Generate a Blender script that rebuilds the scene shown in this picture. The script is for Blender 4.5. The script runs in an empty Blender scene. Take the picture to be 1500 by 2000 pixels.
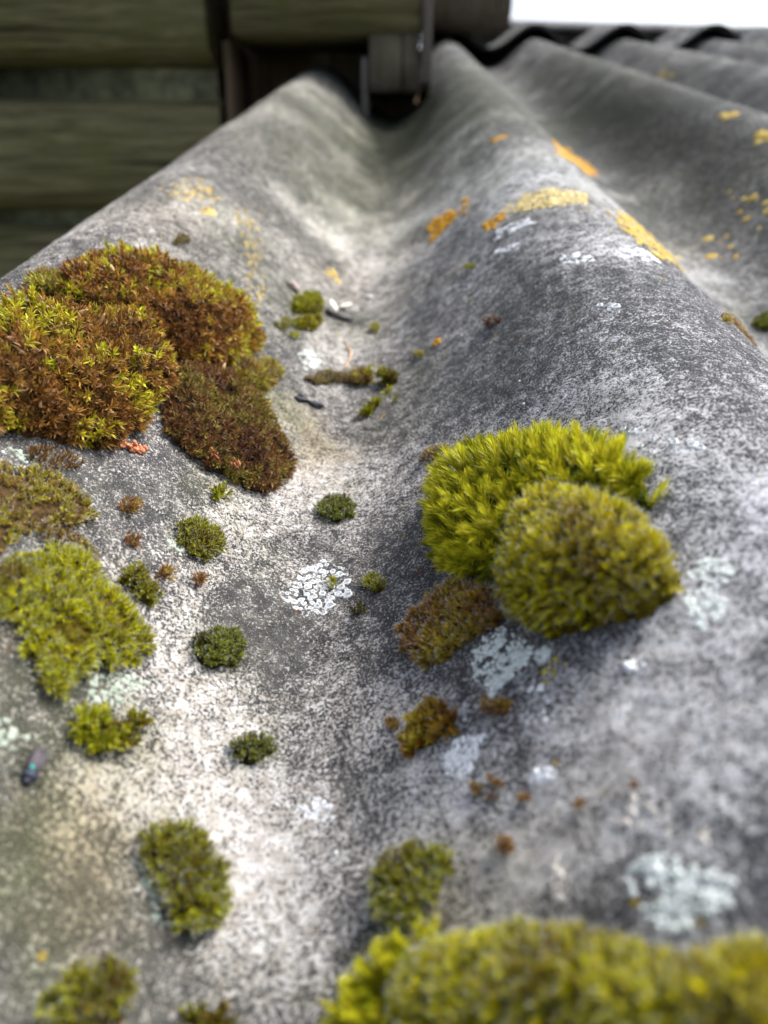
import bpy, math
import numpy as np
from mathutils import Matrix, Vector

# ------------------------------------------------------------------ scene, camera, light
S = bpy.context.scene
C = S.collection
PITCH = math.radians(12.0)                       # pitch of the corrugated roof
ROT = Matrix.Rotation(PITCH, 4, 'X')             # roof coordinates -> world
RN = np.array(ROT.to_3x3())
TH, PS = math.radians(34.811), math.radians(1.838)   # camera angle below / left of the corrugations
HC, XC = 0.0671, 0.0679                          # camera height above the crests, x of the middle crest
P, D = 0.177, 0.051                              # corrugation pitch and depth
FPX = 1444.0

F = np.array([-math.sin(PS)*math.cos(TH), math.cos(PS)*math.cos(TH), -math.sin(TH)])
R_ = np.cross(F, [0, 0, 1]); R_ /= np.linalg.norm(R_)
U_ = np.cross(R_, F)
CAM = np.array([0, 0, HC])

cam_d = bpy.data.cameras.new('camera')
cam = bpy.data.objects.new('camera', cam_d); C.objects.link(cam)
m3 = Matrix((R_.tolist(), U_.tolist(), (-F).tolist())).transposed().to_4x4()
cam.matrix_world = ROT @ (Matrix.Translation(CAM.tolist()) @ m3)
cam_d.sensor_fit = 'VERTICAL'; cam_d.sensor_height = 36.0
cam_d.lens = FPX/2000*36.0
cam_d.clip_start = 0.002; cam_d.clip_end = 400
cam_d.dof.use_dof = True
cam_d.dof.focus_distance = 0.180
cam_d.dof.aperture_fstop = cam_d.lens/2.4        # 2.4 mm wide phone lens
S.camera = cam

w = bpy.data.worlds.new('World'); S.world = w; w.use_nodes = True
nt = w.node_tree; nt.nodes.clear()
sky = nt.nodes.new('ShaderNodeTexSky'); sky.sky_type = 'NISHITA'; sky.sun_disc = False
SUN_EL, SUN_AZ = math.radians(52), math.radians(62)   # azimuth from +Y towards +X
sky.sun_elevation = SUN_EL; sky.sun_rotation = SUN_AZ
sky.dust_density = 4.0; sky.air_density = 1.0
hs = nt.nodes.new('ShaderNodeHueSaturation'); hs.inputs['Saturation'].default_value = 0.62
bg = nt.nodes.new('ShaderNodeBackground'); bg.inputs['Strength'].default_value = 0.12
wo = nt.nodes.new('ShaderNodeOutputWorld')
nt.links.new(sky.outputs[0], hs.inputs['Color']); nt.links.new(hs.outputs[0], bg.inputs['Color'])
nt.links.new(bg.outputs[0], wo.inputs['Surface'])

sd = bpy.data.lights.new('sun', 'SUN'); sd.energy = 2.0; sd.angle = math.radians(24); sd.color = (1.0, .975, .935)
sun = bpy.data.objects.new('sun', sd); C.objects.link(sun)
tosun = Vector((math.sin(SUN_AZ)*math.cos(SUN_EL), math.cos(SUN_AZ)*math.cos(SUN_EL), math.sin(SUN_EL)))
sun.rotation_euler = tosun.to_track_quat('Z', 'Y').to_euler(); sun.location = (1, 1, 3)

S.view_settings.view_transform = 'Standard'; S.view_settings.look = 'None'
S.view_settings.exposure = 1.25; S.view_settings.gamma = 1.0
S.render.engine = 'CYCLES'
S.cycles.use_denoising = True
S.cycles.max_bounces = 8; S.cycles.transparent_max_bounces = 4

# ------------------------------------------------------------------ helpers: numbers
rng = np.random.default_rng(7)

def _hash(ix, iy, seed):
    n = (ix.astype(np.int64)*374761393 + iy.astype(np.int64)*668265263 + seed*974634777) & 0xffffffff
    n = ((n ^ (n >> 13))*1274126177) & 0xffffffff
    n = n ^ (n >> 16)
    return (n & 0xffff)/65535.0

def vnoise(x, y, seed=0):
    ix, iy = np.floor(x), np.floor(y); fx, fy = x-ix, y-iy
    fx = fx*fx*fx*(fx*(fx*6-15)+10); fy = fy*fy*fy*(fy*(fy*6-15)+10)
    a = _hash(ix, iy, seed); b = _hash(ix+1, iy, seed); c = _hash(ix, iy+1, seed); d = _hash(ix+1, iy+1, seed)
    return a+(b-a)*fx+(c-a)*fy+(a-b-c+d)*fx*fy

def fbm(x, y, seed=0, octv=4, rough=.5):
    t = 0; amp = 1; tot = 0; f = 1
    for o in range(octv):
        t = t+amp*vnoise(x*f+17.3*o, y*f-9.1*o, seed+o); tot += amp; amp *= rough; f *= 2.03
    return t/tot

def sstep(a, b, x):
    t = np.clip((x-a)/(b-a), 0, 1); return t*t*(3-2*t)

def zroof(x): return D/2*np.cos(2*np.pi*(x-XC)/P)-D/2
def relief(x, y):
    """unevenness of the weathered sheet, in metres"""
    return (fbm(x*35, y*20, 3, 3)-.5)*.0022+(fbm(x*170, y*170, 9, 3)-.5)*.0009+(fbm(x*650, y*650, 13, 3)-.5)*.0007
def zs(x, y): return zroof(x)+relief(x, y)
def slope(x): return -np.pi*D/P*np.sin(2*np.pi*(x-XC)/P)

_gx = np.linspace(-.6, 1.6, 22001)
_gs = np.concatenate([[0], np.cumsum(np.sqrt(1+slope((_gx[1:]+_gx[:-1])/2)**2)*np.diff(_gx))])
def x2s(x): return np.interp(x, _gx, _gs)
def s2x(s): return np.interp(s, _gs, _gx)

def frame(x):
    """normal and across-tangent of the corrugated surface at x (roof coordinates)"""
    k = slope(x); n = np.stack([-k, 0*k, 1+0*k], -1); t = np.stack([1+0*k, 0*k, k], -1)
    return n/np.linalg.norm(n, axis=-1, keepdims=True), t/np.linalg.norm(t, axis=-1, keepdims=True)

def ray(u, v):
    d = F*FPX+R_*(u-750)+U_*(1000-v); return d/np.linalg.norm(d)

def hit(u, v, lift=0.0):
    """where the line of sight of photo pixel (u, v) meets the roof (raised by lift)"""
    d = ray(u, v)
    t = np.concatenate([np.linspace(.04, .6, 2400), np.linspace(.6, 4, 1200)])
    p = CAM+t[:, None]*d
    g = p[:, 2]-zroof(p[:, 0])-lift
    i = np.nonzero(g < 0)[0]
    if not len(i): return p[-1]
    i = i[0]
    if i == 0: return p[0]
    a = g[i-1]/(g[i-1]-g[i])
    q = p[i-1]+(p[i]-p[i-1])*a
    return q

def W(p): return RN @ np.asarray(p, float)

def wall_hit(u, v, yw):
    """photo pixel on the vertical world plane y = yw"""
    d = RN @ ray(u, v); o = RN @ CAM
    return o+d*((yw-o[1])/d[1])

# ------------------------------------------------------------------ helpers: objects
def mesh_np(name, V, loops, starts, mat, parent=None, attrs=None, smooth=False, mats=None):
    me = bpy.data.meshes.new(name)
    V = np.ascontiguousarray(V, dtype=np.float32)
    me.vertices.add(len(V)); me.vertices.foreach_set('co', V.ravel())
    me.loops.add(len(loops)); me.loops.foreach_set('vertex_index', np.asarray(loops, np.int32))
    me.polygons.add(len(starts)); me.polygons.foreach_set('loop_start', np.asarray(starts, np.int32))
    me.update(calc_edges=True)
    for k, a in (attrs or {}).items():
        a = np.asarray(a, np.float32)
        if a.ndim == 1:
            at = me.attributes.new(k, 'FLOAT', 'POINT'); at.data.foreach_set('value', a)
        else:
            if a.shape[1] == 3: a = np.concatenate([a, np.ones((len(a), 1), np.float32)], 1)
            at = me.attributes.new(k, 'FLOAT_COLOR', 'POINT'); at.data.foreach_set('color', np.ascontiguousarray(a).ravel())
    if smooth: me.polygons.foreach_set('use_smooth', np.ones(len(starts), bool))
    me.materials.append(mat)
    o = bpy.data.objects.new(name, me); C.objects.link(o)
    if parent is not None: o.parent = parent
    return o

def quads(V, Q, **k):
    Q = np.asarray(Q, np.int32)
    return dict(V=V, loops=Q.ravel(), starts=np.arange(len(Q))*Q.shape[1], **k)

def tag(o, label, cat, group=None):
    o['label'] = label; o['category'] = cat
    if group: o['group'] = group
    return o

def structure(o): o['kind'] = 'structure'; return o

def place_roof(o, base):
    o.matrix_world = Matrix.Translation(W(base).tolist()) @ ROT

def thing(name, base, label, cat, group=None):
    o = bpy.data.objects.new(name, None); C.objects.link(o); o.empty_display_size = .005
    place_roof(o, base); return tag(o, label, cat, group)

class MB:
    """collects pieces (verts, faces of any size, colour) into one mesh"""
    def __init__(s): s.v = []; s.l = []; s.st = []; s.c = []; s.nv = 0; s.nl = 0
    def add(s, V, faces, col=(.5, .5, .5)):
        V = np.asarray(V, float); s.v.append(V)
        c = np.asarray(col, float)
        s.c.append(np.broadcast_to(c, (len(V), 3)) if c.ndim == 1 else c)
        for f in faces:
            s.st.append(s.nl); s.l.extend(int(i)+s.nv for i in f); s.nl += len(f)
        s.nv += len(V)
    def addq(s, V, Q, col):
        V = np.asarray(V, float); Q = np.asarray(Q, np.int64); s.v.append(V); s.c.append(np.asarray(col, float))
        s.st.extend((s.nl+np.arange(len(Q))*Q.shape[1]).tolist()); s.l.extend((Q+s.nv).ravel().tolist())
        s.nl += Q.size; s.nv += len(V)
    def box(s, x0, x1, y0, y1, z0, z1, col=(.5, .5, .5), jit=0):
        V = np.array([[x, y, z] for x in (x0, x1) for y in (y0, y1) for z in (z0, z1)], float)
        if jit: V = V+rng.normal(0, jit, V.shape)
        s.add(V, [(0, 1, 3, 2), (4, 6, 7, 5), (0, 4, 5, 1), (2, 3, 7, 6), (0, 2, 6, 4), (1, 5, 7, 3)], col)
    def build(s, name, mat, parent=None, origin=(0, 0, 0), smooth=False):
        V = np.concatenate(s.v)-np.asarray(origin, float)
        return mesh_np(name, V, s.l, s.st, mat, parent, {'Col': np.concatenate(s.c)}, smooth)

# ------------------------------------------------------------------ materials
def mat_new(name):
    m = bpy.data.materials.new(name); m.use_nodes = True
    n = m.node_tree; n.nodes.clear()
    o = n.nodes.new('ShaderNodeOutputMaterial'); b = n.nodes.new('ShaderNodeBsdfPrincipled')
    n.links.new(b.outputs[0], o.inputs[0]); return m, n, b, o

class N:
    """tiny node-tree writer"""
    def __init__(s, nt): s.t = nt
    def new(s, typ, **kw):
        n = s.t.nodes.new(typ)
        for k, v in kw.items(): setattr(n, k, v)
        return n
    def inp(s, n, i, v):
        if isinstance(v, bpy.types.NodeSocket): s.t.links.new(v, n.inputs[i])
        else: n.inputs[i].default_value = v
    def math(s, op, a, b=0.0, clamp=False):
        n = s.new('ShaderNodeMath', operation=op, use_clamp=clamp); s.inp(n, 0, a); s.inp(n, 1, b); return n.outputs[0]
    def mix(s, f, a, b, mode='MIX'):
        n = s.new('ShaderNodeMix', data_type='RGBA', blend_type=mode)
        s.inp(n, 0, f)
        for i, c in ((6, a), (7, b)):
            s.inp(n, i, c if isinstance(c, bpy.types.NodeSocket) else (*c, 1))
        return n.outputs[2]
    def noise(s, vec, scale, detail=3, rough=.55, dist=0):
        n = s.new('ShaderNodeTexNoise'); s.t.links.new(vec, n.inputs['Vector'])
        n.inputs['Scale'].default_value = scale; n.inputs['Detail'].default_value = detail
        n.inputs['Roughness'].default_value = rough; n.inputs['Distortion'].default_value = dist
        return n.outputs['Fac']
    def remap(s, v, a, b, c=0., d=1.):
        n = s.new('ShaderNodeMapRange', clamp=True, interpolation_type='SMOOTHSTEP')
        for i, q in enumerate((v, a, b, c, d)): s.inp(n, i, q)
        return n.outputs[0]
    def attr(s, name, out='Fac'):
        n = s.new('ShaderNodeAttribute', attribute_name=name); return n.outputs[out]
    def scalev(s, v, sc):
        n = s.new('ShaderNodeMapping'); s.t.links.new(v, n.inputs[0]); n.inputs['Scale'].default_value = sc; return n.outputs[0]

def mat_sheet():
    m, nt, b, o = mat_new('weathered_cement'); g = N(nt)
    co = g.new('ShaderNodeTexCoord').outputs['Object']
    pale, algae, ochre = g.attr('pale'), g.attr('algae'), g.attr('ochre')
    n1 = g.noise(co, 1350, 6, .76, .15)         # about 1 mm crust flakes
    n2 = g.noise(co, 3300, 3, .6)
    n3 = g.noise(co, 230, 4, .6)
    n4 = g.noise(g.scalev(co, (1, .22, 1)), 70, 4, .6)
    mixn = g.math('ADD', g.math('MULTIPLY', n1, .68), g.math('MULTIPLY', n2, .34))
    mixn = g.math('ADD', mixn, g.math('MULTIPLY', g.math('SUBTRACT', n3, .5), .17))
    mixn = g.math('ADD', mixn, g.math('MULTIPLY', g.math('SUBTRACT', n4, .5), .10))
    thr = g.math('SUBTRACT', .668, g.math('MULTIPLY', pale, .30))
    cov = g.remap(g.math('SUBTRACT', mixn, thr), -.016, .022)
    dark = g.mix(g.remap(n3, .35, .65), (.046, .047, .051), (.130, .127, .126))
    dark = g.mix(g.remap(n2, .45, .7), dark, (.15, .146, .142))
    light = g.mix(g.remap(g.noise(co, 420, 3), .35, .65), (.50, .46, .42), (.76, .735, .715))
    light = g.mix(g.math('MULTIPLY', g.attr('cool'), .85), light, g.mix(g.remap(n3, .35, .65), (.46, .475, .52), (.70, .72, .77)))
    dark = g.mix(g.math('MULTIPLY', g.attr('cool'), .6), dark, g.mix(n2, (.040, .044, .054), (.145, .152, .170)))
    light = g.mix(ochre, light, (.46, .385, .25))
    dark = g.mix(g.math('MULTIPLY', ochre, .6), dark, (.15, .125, .07))
    col = g.mix(cov, dark, light)
    ga = g.math('MULTIPLY', algae, g.remap(g.noise(co, 160, 4), .25, .7, .35, 1.0))
    damp_shade = g.attr('damp_shade')
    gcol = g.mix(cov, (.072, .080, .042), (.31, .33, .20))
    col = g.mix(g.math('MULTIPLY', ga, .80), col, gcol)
    col = g.mix(g.math('MULTIPLY', damp_shade, .95), col, g.mix(n4, (.020, .024, .017), (.052, .056, .044)))
    # yellow and rusty specks
    vo = g.new('ShaderNodeTexVoronoi', feature='F1'); nt.links.new(co, vo.inputs['Vector']); vo.inputs['Scale'].default_value = 210
    pick = g.new('ShaderNodeSeparateColor'); nt.links.new(vo.outputs['Color'], pick.inputs[0])
    spot = g.math('MULTIPLY', g.math('LESS_THAN', vo.outputs['Distance'], g.math('MULTIPLY', pick.outputs[1], .2)), g.math('GREATER_THAN', pick.outputs[0], .83))
    col = g.mix(g.math('MULTIPLY', spot, .8), col, g.mix(g.math('GREATER_THAN', pick.outputs[2], .45), (.16, .075, .03), (.46, .33, .05)))
    # pits
    pit = g.remap(g.noise(co, 1700, 3), .60, .66)
    col = g.mix(g.math('MULTIPLY', pit, .75), col, (.03, .03, .032))
    nt.links.new(col, b.inputs['Base Color'])
    b.inputs['Roughness'].default_value = .88
    nt.links.new(g.math('MULTIPLY', g.math('SUBTRACT', 1.0, damp_shade), .12), b.inputs['Specular IOR Level'])
    h = g.math('ADD', g.math('MULTIPLY', cov, .55), g.math('ADD', g.math('MULTIPLY', n2, .5), g.math('MULTIPLY', n1, .6)))
    bp = g.new('ShaderNodeBump'); bp.inputs['Strength'].default_value = 1.0; bp.inputs['Distance'].default_value = .0007
    nt.links.new(h, bp.inputs['Height']); nt.links.new(bp.outputs[0], b.inputs['Normal'])
    return m

def mat_leaf(name, trans=.28, rough=.42, spec=.28):
    m, nt, b, o = mat_new(name); g = N(nt)
    c = g.attr('Col', 'Color')
    nt.links.new(c, b.inputs['Base Color']); b.inputs['Roughness'].default_value = rough
    b.inputs['Specular IOR Level'].default_value = spec
    t = g.new('ShaderNodeBsdfTranslucent'); nt.links.new(c, t.inputs[0])
    mx = g.new('ShaderNodeMixShader'); mx.inputs[0].default_value = trans
    nt.links.new(b.outputs[0], mx.inputs[1]); nt.links.new(t.outputs[0], mx.inputs[2]); nt.links.new(mx.outputs[0], o.inputs[0])
    return m

def mat_attr(name, rough=.7, spec=.3, nscale=1500, namp=.35, bump=.0002, sss=0):
    """colour from the mesh, broken up by a procedural grain"""
    m, nt, b, o = mat_new(name); g = N(nt)
    co = g.new('ShaderNodeTexCoord').outputs['Object']
    n = g.noise(co, nscale, 4, .6)
    k = g.remap(n, .25, .75, 1-namp, 1+namp)
    mul = g.new('ShaderNodeVectorMath', operation='SCALE'); nt.links.new(g.attr('Col', 'Color'), mul.inputs[0]); nt.links.new(k, mul.inputs['Scale'])
    nt.links.new(mul.outputs[0], b.inputs['Base Color'])
    b.inputs['Roughness'].default_value = rough; b.inputs['Specular IOR Level'].default_value = spec
    bp = g.new('ShaderNodeBump'); bp.inputs['Strength'].default_value = .6; bp.inputs['Distance'].default_value = bump
    nt.links.new(n, bp.inputs['Height']); nt.links.new(bp.outputs[0], b.inputs['Normal'])
    return m

def mat_wood(name, c0, c1, stain, axis=(1, 0, 0)):
    m, nt, b, o = mat_new(name); g = N(nt)
    co = g.new('ShaderNodeTexCoord').outputs['Object']
    sc = tuple(.09 if a else 1.0 for a in axis)
    n = g.noise(g.scalev(co, sc), 120, 6, .65, .6)
    big = g.noise(co, 16, 4, .6)
    col = g.mix(g.remap(n, .3, .7), c0, c1)
    col = g.mix(g.remap(big, .45, .7, 0, .75), col, stain)
    crack = g.remap(g.noise(g.scalev(co, tuple(.05 if a else 1.0 for a in axis)), 60, 3, .5, .3), .63, .69)
    col = g.mix(g.math('MULTIPLY', crack, .8), col, (.012, .011, .008))
    nt.links.new(col, b.inputs['Base Color']); b.inputs['Roughness'].default_value = .85
    b.inputs['Specular IOR Level'].default_value = .2
    bp = g.new('ShaderNodeBump'); bp.inputs['Strength'].default_value = .8; bp.inputs['Distance'].default_value = .003
    nt.links.new(g.math('SUBTRACT', n, crack), bp.inputs['Height']); nt.links.new(bp.outputs[0], b.inputs['Normal'])
    return m

def mat_ground():
    m, nt, b, o = mat_new('ground'); g = N(nt)
    co = g.new('ShaderNodeTexCoord').outputs['Object']
    c = g.mix(g.remap(g.noise(co, 3, 6, .6), .35, .65), (.035, .055, .015), (.07, .055, .035))
    nt.links.new(c, b.inputs['Base Color']); b.inputs['Roughness'].default_value = .95
    return m

M_SHEET = mat_sheet()
M_LEAF = mat_leaf('moss_leaf')
M_SOIL = mat_attr('moss_soil', .95, .05, 700, .8, .0015)
M_LICHEN = mat_attr('lichen', .8, .25, 2500, .22, .00015)
M_BIT = mat_attr('debris', .55, .4, 1800, .3, .00015)
M_CHITIN = mat_attr('beetle_shell', .5, .3, 1800, .25, .00008)
M_LOG = mat_wood('algae_wood', (.082, .074, .034), (.225, .20, .105), (.12, .118, .042), (1, 0, 0))
M_POST = mat_wood('grey_brown_wood', (.09, .074, .054), (.18, .148, .116), (.10, .09, .055), (0, 0, 1))
M_DARKWOOD = mat_wood('old_brown_wood', (.10, .066, .04), (.18, .125, .078), (.09, .07, .04), (0, 0, 1))
M_LITWOOD = mat_wood('lit_edge_wood', (.15, .13, .115), (.27, .24, .22), (.12, .10, .08), (0, 0, 1))  # paler wood for lit edges, sky light put into the colour
M_MORTAR = mat_attr('chinking', .95, .1, 60, .5, .004)
M_GROUND = mat_ground()

# ------------------------------------------------------------------ ground
gnd = mesh_np('ground', **quads(np.array([[-200, -200, 0], [200, -200, 0], [200, 200, 0], [-200, 200, 0]], float), [[0, 1, 2, 3]], mat=M_GROUND))
gnd.location = (0, 0, -2.3); structure(gnd)

# ------------------------------------------------------------------ the corrugated sheets
def blob(x, y, pts, streak=1.0):
    """sum of soft-edged patches: (pixel u, v, radius in mm, amount)"""
    s = x2s(x); t = np.zeros_like(x)
    jx = (fbm(x*60, y*60, 31, 4)-.5)*.022; jy = (fbm(x*60+9, y*60, 47, 4)-.5)*.022
    for u, v, r, a in pts:
        h = hit(u, v); q = ((s+jx-x2s(h[0]))**2+((y+jy-h[1])/streak)**2)/(r*1e-3)**2
        t += a*np.exp(-q)
    return t

PALE = [(1200, 1520, 16, .22), (1350, 1480, 16, .2), (1250, 1330, 12, .25), (1150, 1650, 10, .2), (470, 1640, 10, .42), (400, 1480, 10, .30), (520, 1760, 9, .35), (640, 900, 20, .45), (610, 840, 16, .25), (660, 690, 20, .42), (360, 1350, 14, .33),
        (230, 1160, 10, .3), (60, 1250, 7, .55), (180, 1390, 7, .3), (760, 1330, 9, .25), (600, 1500, 16, .15), (330, 940, 10, .3),
        (1250, 800, 22, .25), (1440, 980, 22, .30), (1150, 500, 16, .35), (1380, 560, 20, .25), (1400, 1080, 16, .20), (480, 1040, 14, .20),
        (700, 1350, 12, .15), (280, 1560, 12, .25), (580, 1870, 10, .18), (1080, 1720, 4, .5), (1000, 780, 16, .12), (720, 480, 40, .30),
        (300, 420, 30, .25), (620, 180, 90, .42), (1440, 1350, 14, .2), (900, 1650, 10, .2), (560, 1000, 9, .2)]
DARK = [(640, 1070, 10, .22), (720, 1060, 9, .15), (1050, 660, 26, .30), (900, 760, 22, .2), (250, 940, 9, .35), (460, 1200, 5, .35),
        (1470, 1790, 7, .35), (800, 850, 14, .12), (780, 1120, 9, .12), (560, 1260, 14, .18), (1020, 1480, 6, .2),
        (665, 1490, 4, .5), (1480, 1260, 8, .2), (1000, 1510, 8, .25), (1000, 200, 60, .35), (1250, 200, 120, .35), (1450, 420, 60, .25),
        (430, 1560, 6, .2), (220, 1750, 4, .6), (390, 970, 6, .3), (60, 900, 12, .4), (180, 1340, 6, .3)]
GREEN = [(390, 1060, 5, .4), (425, 1265, 6, .4), (655, 998, 5, .4), (492, 1465, 5, .4), (360, 1725, 6, .4), (810, 1735, 6, .4), (845, 1420, 5, .4), (270, 1150, 4, .4), (90, 960, 10, .4), (210, 1440, 7, .5), (250, 1000, 5, .35), (450, 950, 10, .3),
         (20, 1440, 9, .6), (30, 1600, 9, .45), (20, 1780, 10, .6), (100, 1880, 8, .3), (600, 350, 60, .55), (480, 470, 28, .5), (540, 600, 18, .45),
         (690, 640, 14, .55), (700, 300, 110, .55), (560, 790, 9, .65), (530, 760, 7, .6), (1000, 250, 110, .35), (860, 420, 24, .25), (1450, 330, 60, .3),
         (380, 960, 6, .45), (150, 1330, 6, .45), (1440, 620, 22, .35), (900, 170, 160, .5), (1150, 130, 200, .35), (620, 1960, 8, .25), (1100, 350, 30, .2)]
DAMP_SHADE = [(1150, 190, 60, .3), (1400, 270, 50, .2), (1450, 150, 90, .15), (1050, 640, 16, .25), (1000, 730, 12, .15), (940, 180, 25, .2), (765, 250, 36, .95), (775, 200, 44, .8), (835, 215, 36, .8), (740, 330, 20, .3), (1170, 230, 45, .3), (1330, 260, 30, .2), (1060, 250, 26, .15)]  # damp stain, plus building and ridge-flank shade painted into the colour
OCHRE = [(590, 830, 13, .75), (640, 880, 10, .35), (60, 1650, 14, .55), (200, 1600, 12, .45), (230, 1800, 10, .5), (60, 1270, 7, .5), (900, 1760, 8, .5),
         (1090, 380, 20, .3), (420, 930, 8, .3), (680, 560, 25, .2), (300, 420, 30, .25), (220, 1150, 8, .3), (1100, 1720, 10, .35), (1300, 480, 24, .3), (640, 960, 6, .2)]

def corrugated(name, xs, ys, lift, mat, thick=.0065, chip=0, tilt=0.0, amp=1.0, rough=True, label='', pdark=0.0):
    X, Y = np.meshgrid(xs, ys); nx, ny = len(xs), len(ys)
    Yw = Y.copy()
    if chip:                                                     # broken lower edge
        e = (fbm(X*22, X*0, 5, 4)-.35)*chip
        Yw = Y+np.clip(e, 0, 1)*np.exp(-(Y-ys[0])/.05)
    Z = zroof(X)*amp+lift(X, Y)
    if rough:
        Z += relief(X, Y)
    top = np.stack([X, Yw, Z], -1).reshape(-1, 3)
    i = np.arange(nx*ny).reshape(ny, nx)
    Q = np.stack([i[:-1, :-1], i[:-1, 1:], i[1:, 1:], i[1:, :-1]], -1).reshape(-1, 4)
    # underside and rim
    sx = np.unique(np.concatenate([np.arange(0, nx, max(1, nx//160)), [nx-1]]))
    sy = np.unique(np.concatenate([np.arange(0, ny, max(1, ny//40)), [ny-1]]))
    bot = np.stack([X, Yw, Z], -1)[np.ix_(sy, sx)].copy(); bot[..., 2] -= thick
    off = nx*ny; j = off+np.arange(len(sx)*len(sy)).reshape(len(sy), len(sx))
    Q2 = np.stack([j[:-1, :-1], j[1:, :-1], j[1:, 1:], j[:-1, 1:]], -1).reshape(-1, 4)
    rim = []
    for a, b, fl in ((i[0, sx], j[0], 0), (i[-1, sx], j[-1], 1), (i[sy, 0], j[:, 0], 1), (i[sy, -1], j[:, -1], 0)):
        q = np.stack([a[:-1], b[:-1], b[1:], a[1:]], -1); rim.append(q[:, ::-1] if fl else q)
    V = np.concatenate([top, bot.reshape(-1, 3)]); Q = np.concatenate([Q, Q2]+rim)
    x, y = V[:, 0], V[:, 1]
    base = .49+.22*(fbm(x*45, y*28, 71, 4)-.5)*2+.12*(fbm(x*9, y*5, 72, 3)-.5)*2
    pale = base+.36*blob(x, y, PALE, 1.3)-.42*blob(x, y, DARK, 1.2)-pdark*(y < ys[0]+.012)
    damp_shade = np.clip(blob(x, y, DAMP_SHADE, 7.0)+pdark*(y < ys[0]+.012), 0, 1)
    far = sstep(.35, .9, y)
    pale = np.clip(pale-far*.13, 0.40-.15*far, .80)
    algae = np.clip(blob(x, y, GREEN, 1.5)+.25*sstep(.55, .75, fbm(x*25, y*14, 81, 4))+far*.18, 0, 1)
    ochre = np.clip(blob(x, y, OCHRE, 1.2), 0, 1)
    cool = sstep(-.012, .035, x+(fbm(x*50, y*50, 61, 3)-.5)*.04)*(.55+.9*(fbm(x*30, y*30, 62, 3)-.2))  # bluish sky reflection right of the valley, painted into the crust tone
    o = mesh_np(name, **quads(V, Q, mat=mat, attrs={'pale': pale, 'algae': algae, 'ochre': ochre, 'damp_shade': damp_shade, 'cool': cool}, smooth=True))
    o.matrix_world = ROT
    return tag(o, label, 'roof sheet')

def spread(*segs):
    out = []
    for a, b, n in segs: out.append(np.linspace(a, b, n, endpoint=False))
    return np.concatenate(out+[[segs[-1][1]]])

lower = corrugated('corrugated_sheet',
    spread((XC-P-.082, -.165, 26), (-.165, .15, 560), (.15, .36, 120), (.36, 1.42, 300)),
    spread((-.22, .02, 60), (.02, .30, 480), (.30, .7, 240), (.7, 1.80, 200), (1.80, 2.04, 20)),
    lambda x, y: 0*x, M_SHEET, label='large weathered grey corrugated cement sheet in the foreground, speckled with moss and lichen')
upper = corrugated('corrugated_sheet',
    spread((XC-P*.30, .55, 180), (.55, 1.42, 240)), spread((1.755, 2.09, 60)),
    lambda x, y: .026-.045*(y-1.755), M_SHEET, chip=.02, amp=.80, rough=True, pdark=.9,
    label='upper corrugated sheet lapped over the far end, dark gaps under its arches')

# ridge cap closing the top of the roof
mb = MB(); xs = np.linspace(.036, 1.42, 60); prof = [(1.985, .006), (1.995, .012), (2.04, .0145), (2.09, .014), (2.13, .008), (2.24, -.03)]
V = np.array([[x, y, z+.012-.024*(x-.2)+.003*vnoise(np.array(x*7), np.array(y*3), 3)] for x in xs for y, z in prof])
V2 = V-np.array([0, 0, .007]); n = len(prof); k = len(V); Q = []
for a in range(len(xs)-1):
    for b in range(n-1):
        q = [a*n+b, (a+1)*n+b, (a+1)*n+b+1, a*n+b+1]; Q.append(q); Q.append([i+k for i in q[::-1]])
    for b in (0, n-1):
        q = [a*n+b, a*n+b+k, (a+1)*n+b+k, (a+1)*n+b]; Q.append(q if b == 0 else q[::-1])
VV = np.concatenate([V, V2])
cap = mesh_np('ridge_cap', **quads(VV, Q, mat=M_SHEET, smooth=False, attrs={'pale': .45+0*VV[:, 0], 'algae': .05+0*VV[:, 0], 'ochre': 0*VV[:, 0], 'damp_shade': 0*VV[:, 0], 'cool': .6+0*VV[:, 0]}))
cap.matrix_world = ROT; tag(cap, 'straight pale grey ridge cap along the top of the roof against the sky', 'ridge cap')
# timber roof frame that carries the sheets, seen from the side only
rf = bpy.data.objects.new('roof_frame', None); C.objects.link(rf); rf.matrix_world = ROT
tag(rf, 'timber purlins under the corrugated sheets', 'roof frame')
xs = np.linspace(XC-.04, 1.40, 260); Vc = []
for x in xs:
    zt = .026-.045*(1.86-1.755)+.80*float(zroof(x))-.0072; zb_ = float(zroof(x))+.0012
    Vc += [(x, 1.86, zb_), (x, 1.86, zt), (x, 1.90, zt-.002), (x, 1.90, zb_)]
mb = MB(); mb.add(Vc, [(i*4+k, i*4+4+k, i*4+4+(k+1) % 4, i*4+(k+1) % 4) for i in range(len(xs)-1) for k in range(4)], (.02, .018, .016)); mb.build('closure_strip', M_MORTAR, rf)
Vc = []
for x in np.linspace(.05, 1.40, 40):
    zt = .0125+.012-.024*(x-.2)-.0085
    Vc += [(x, 2.003, -.06), (x, 2.003, zt), (x, 2.03, zt), (x, 2.03, -.06)]
mb = MB(); mb.add(Vc, [(i*4+k, i*4+4+k, i*4+4+(k+1) % 4, i*4+(k+1) % 4) for i in range(39) for k in range(4)], (.05, .05, .045)); mb.build('mortar_bed', M_MORTAR, rf)
for yy in (.02, .9, 1.70):
    mb = MB(); mb.box(XC-P-.05, 1.40, yy, yy+.05, -D-.0065-.075, -D-.0085, (.1, .08, .05)); mb.build('purlin', M_DARKWOOD, rf)

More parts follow.
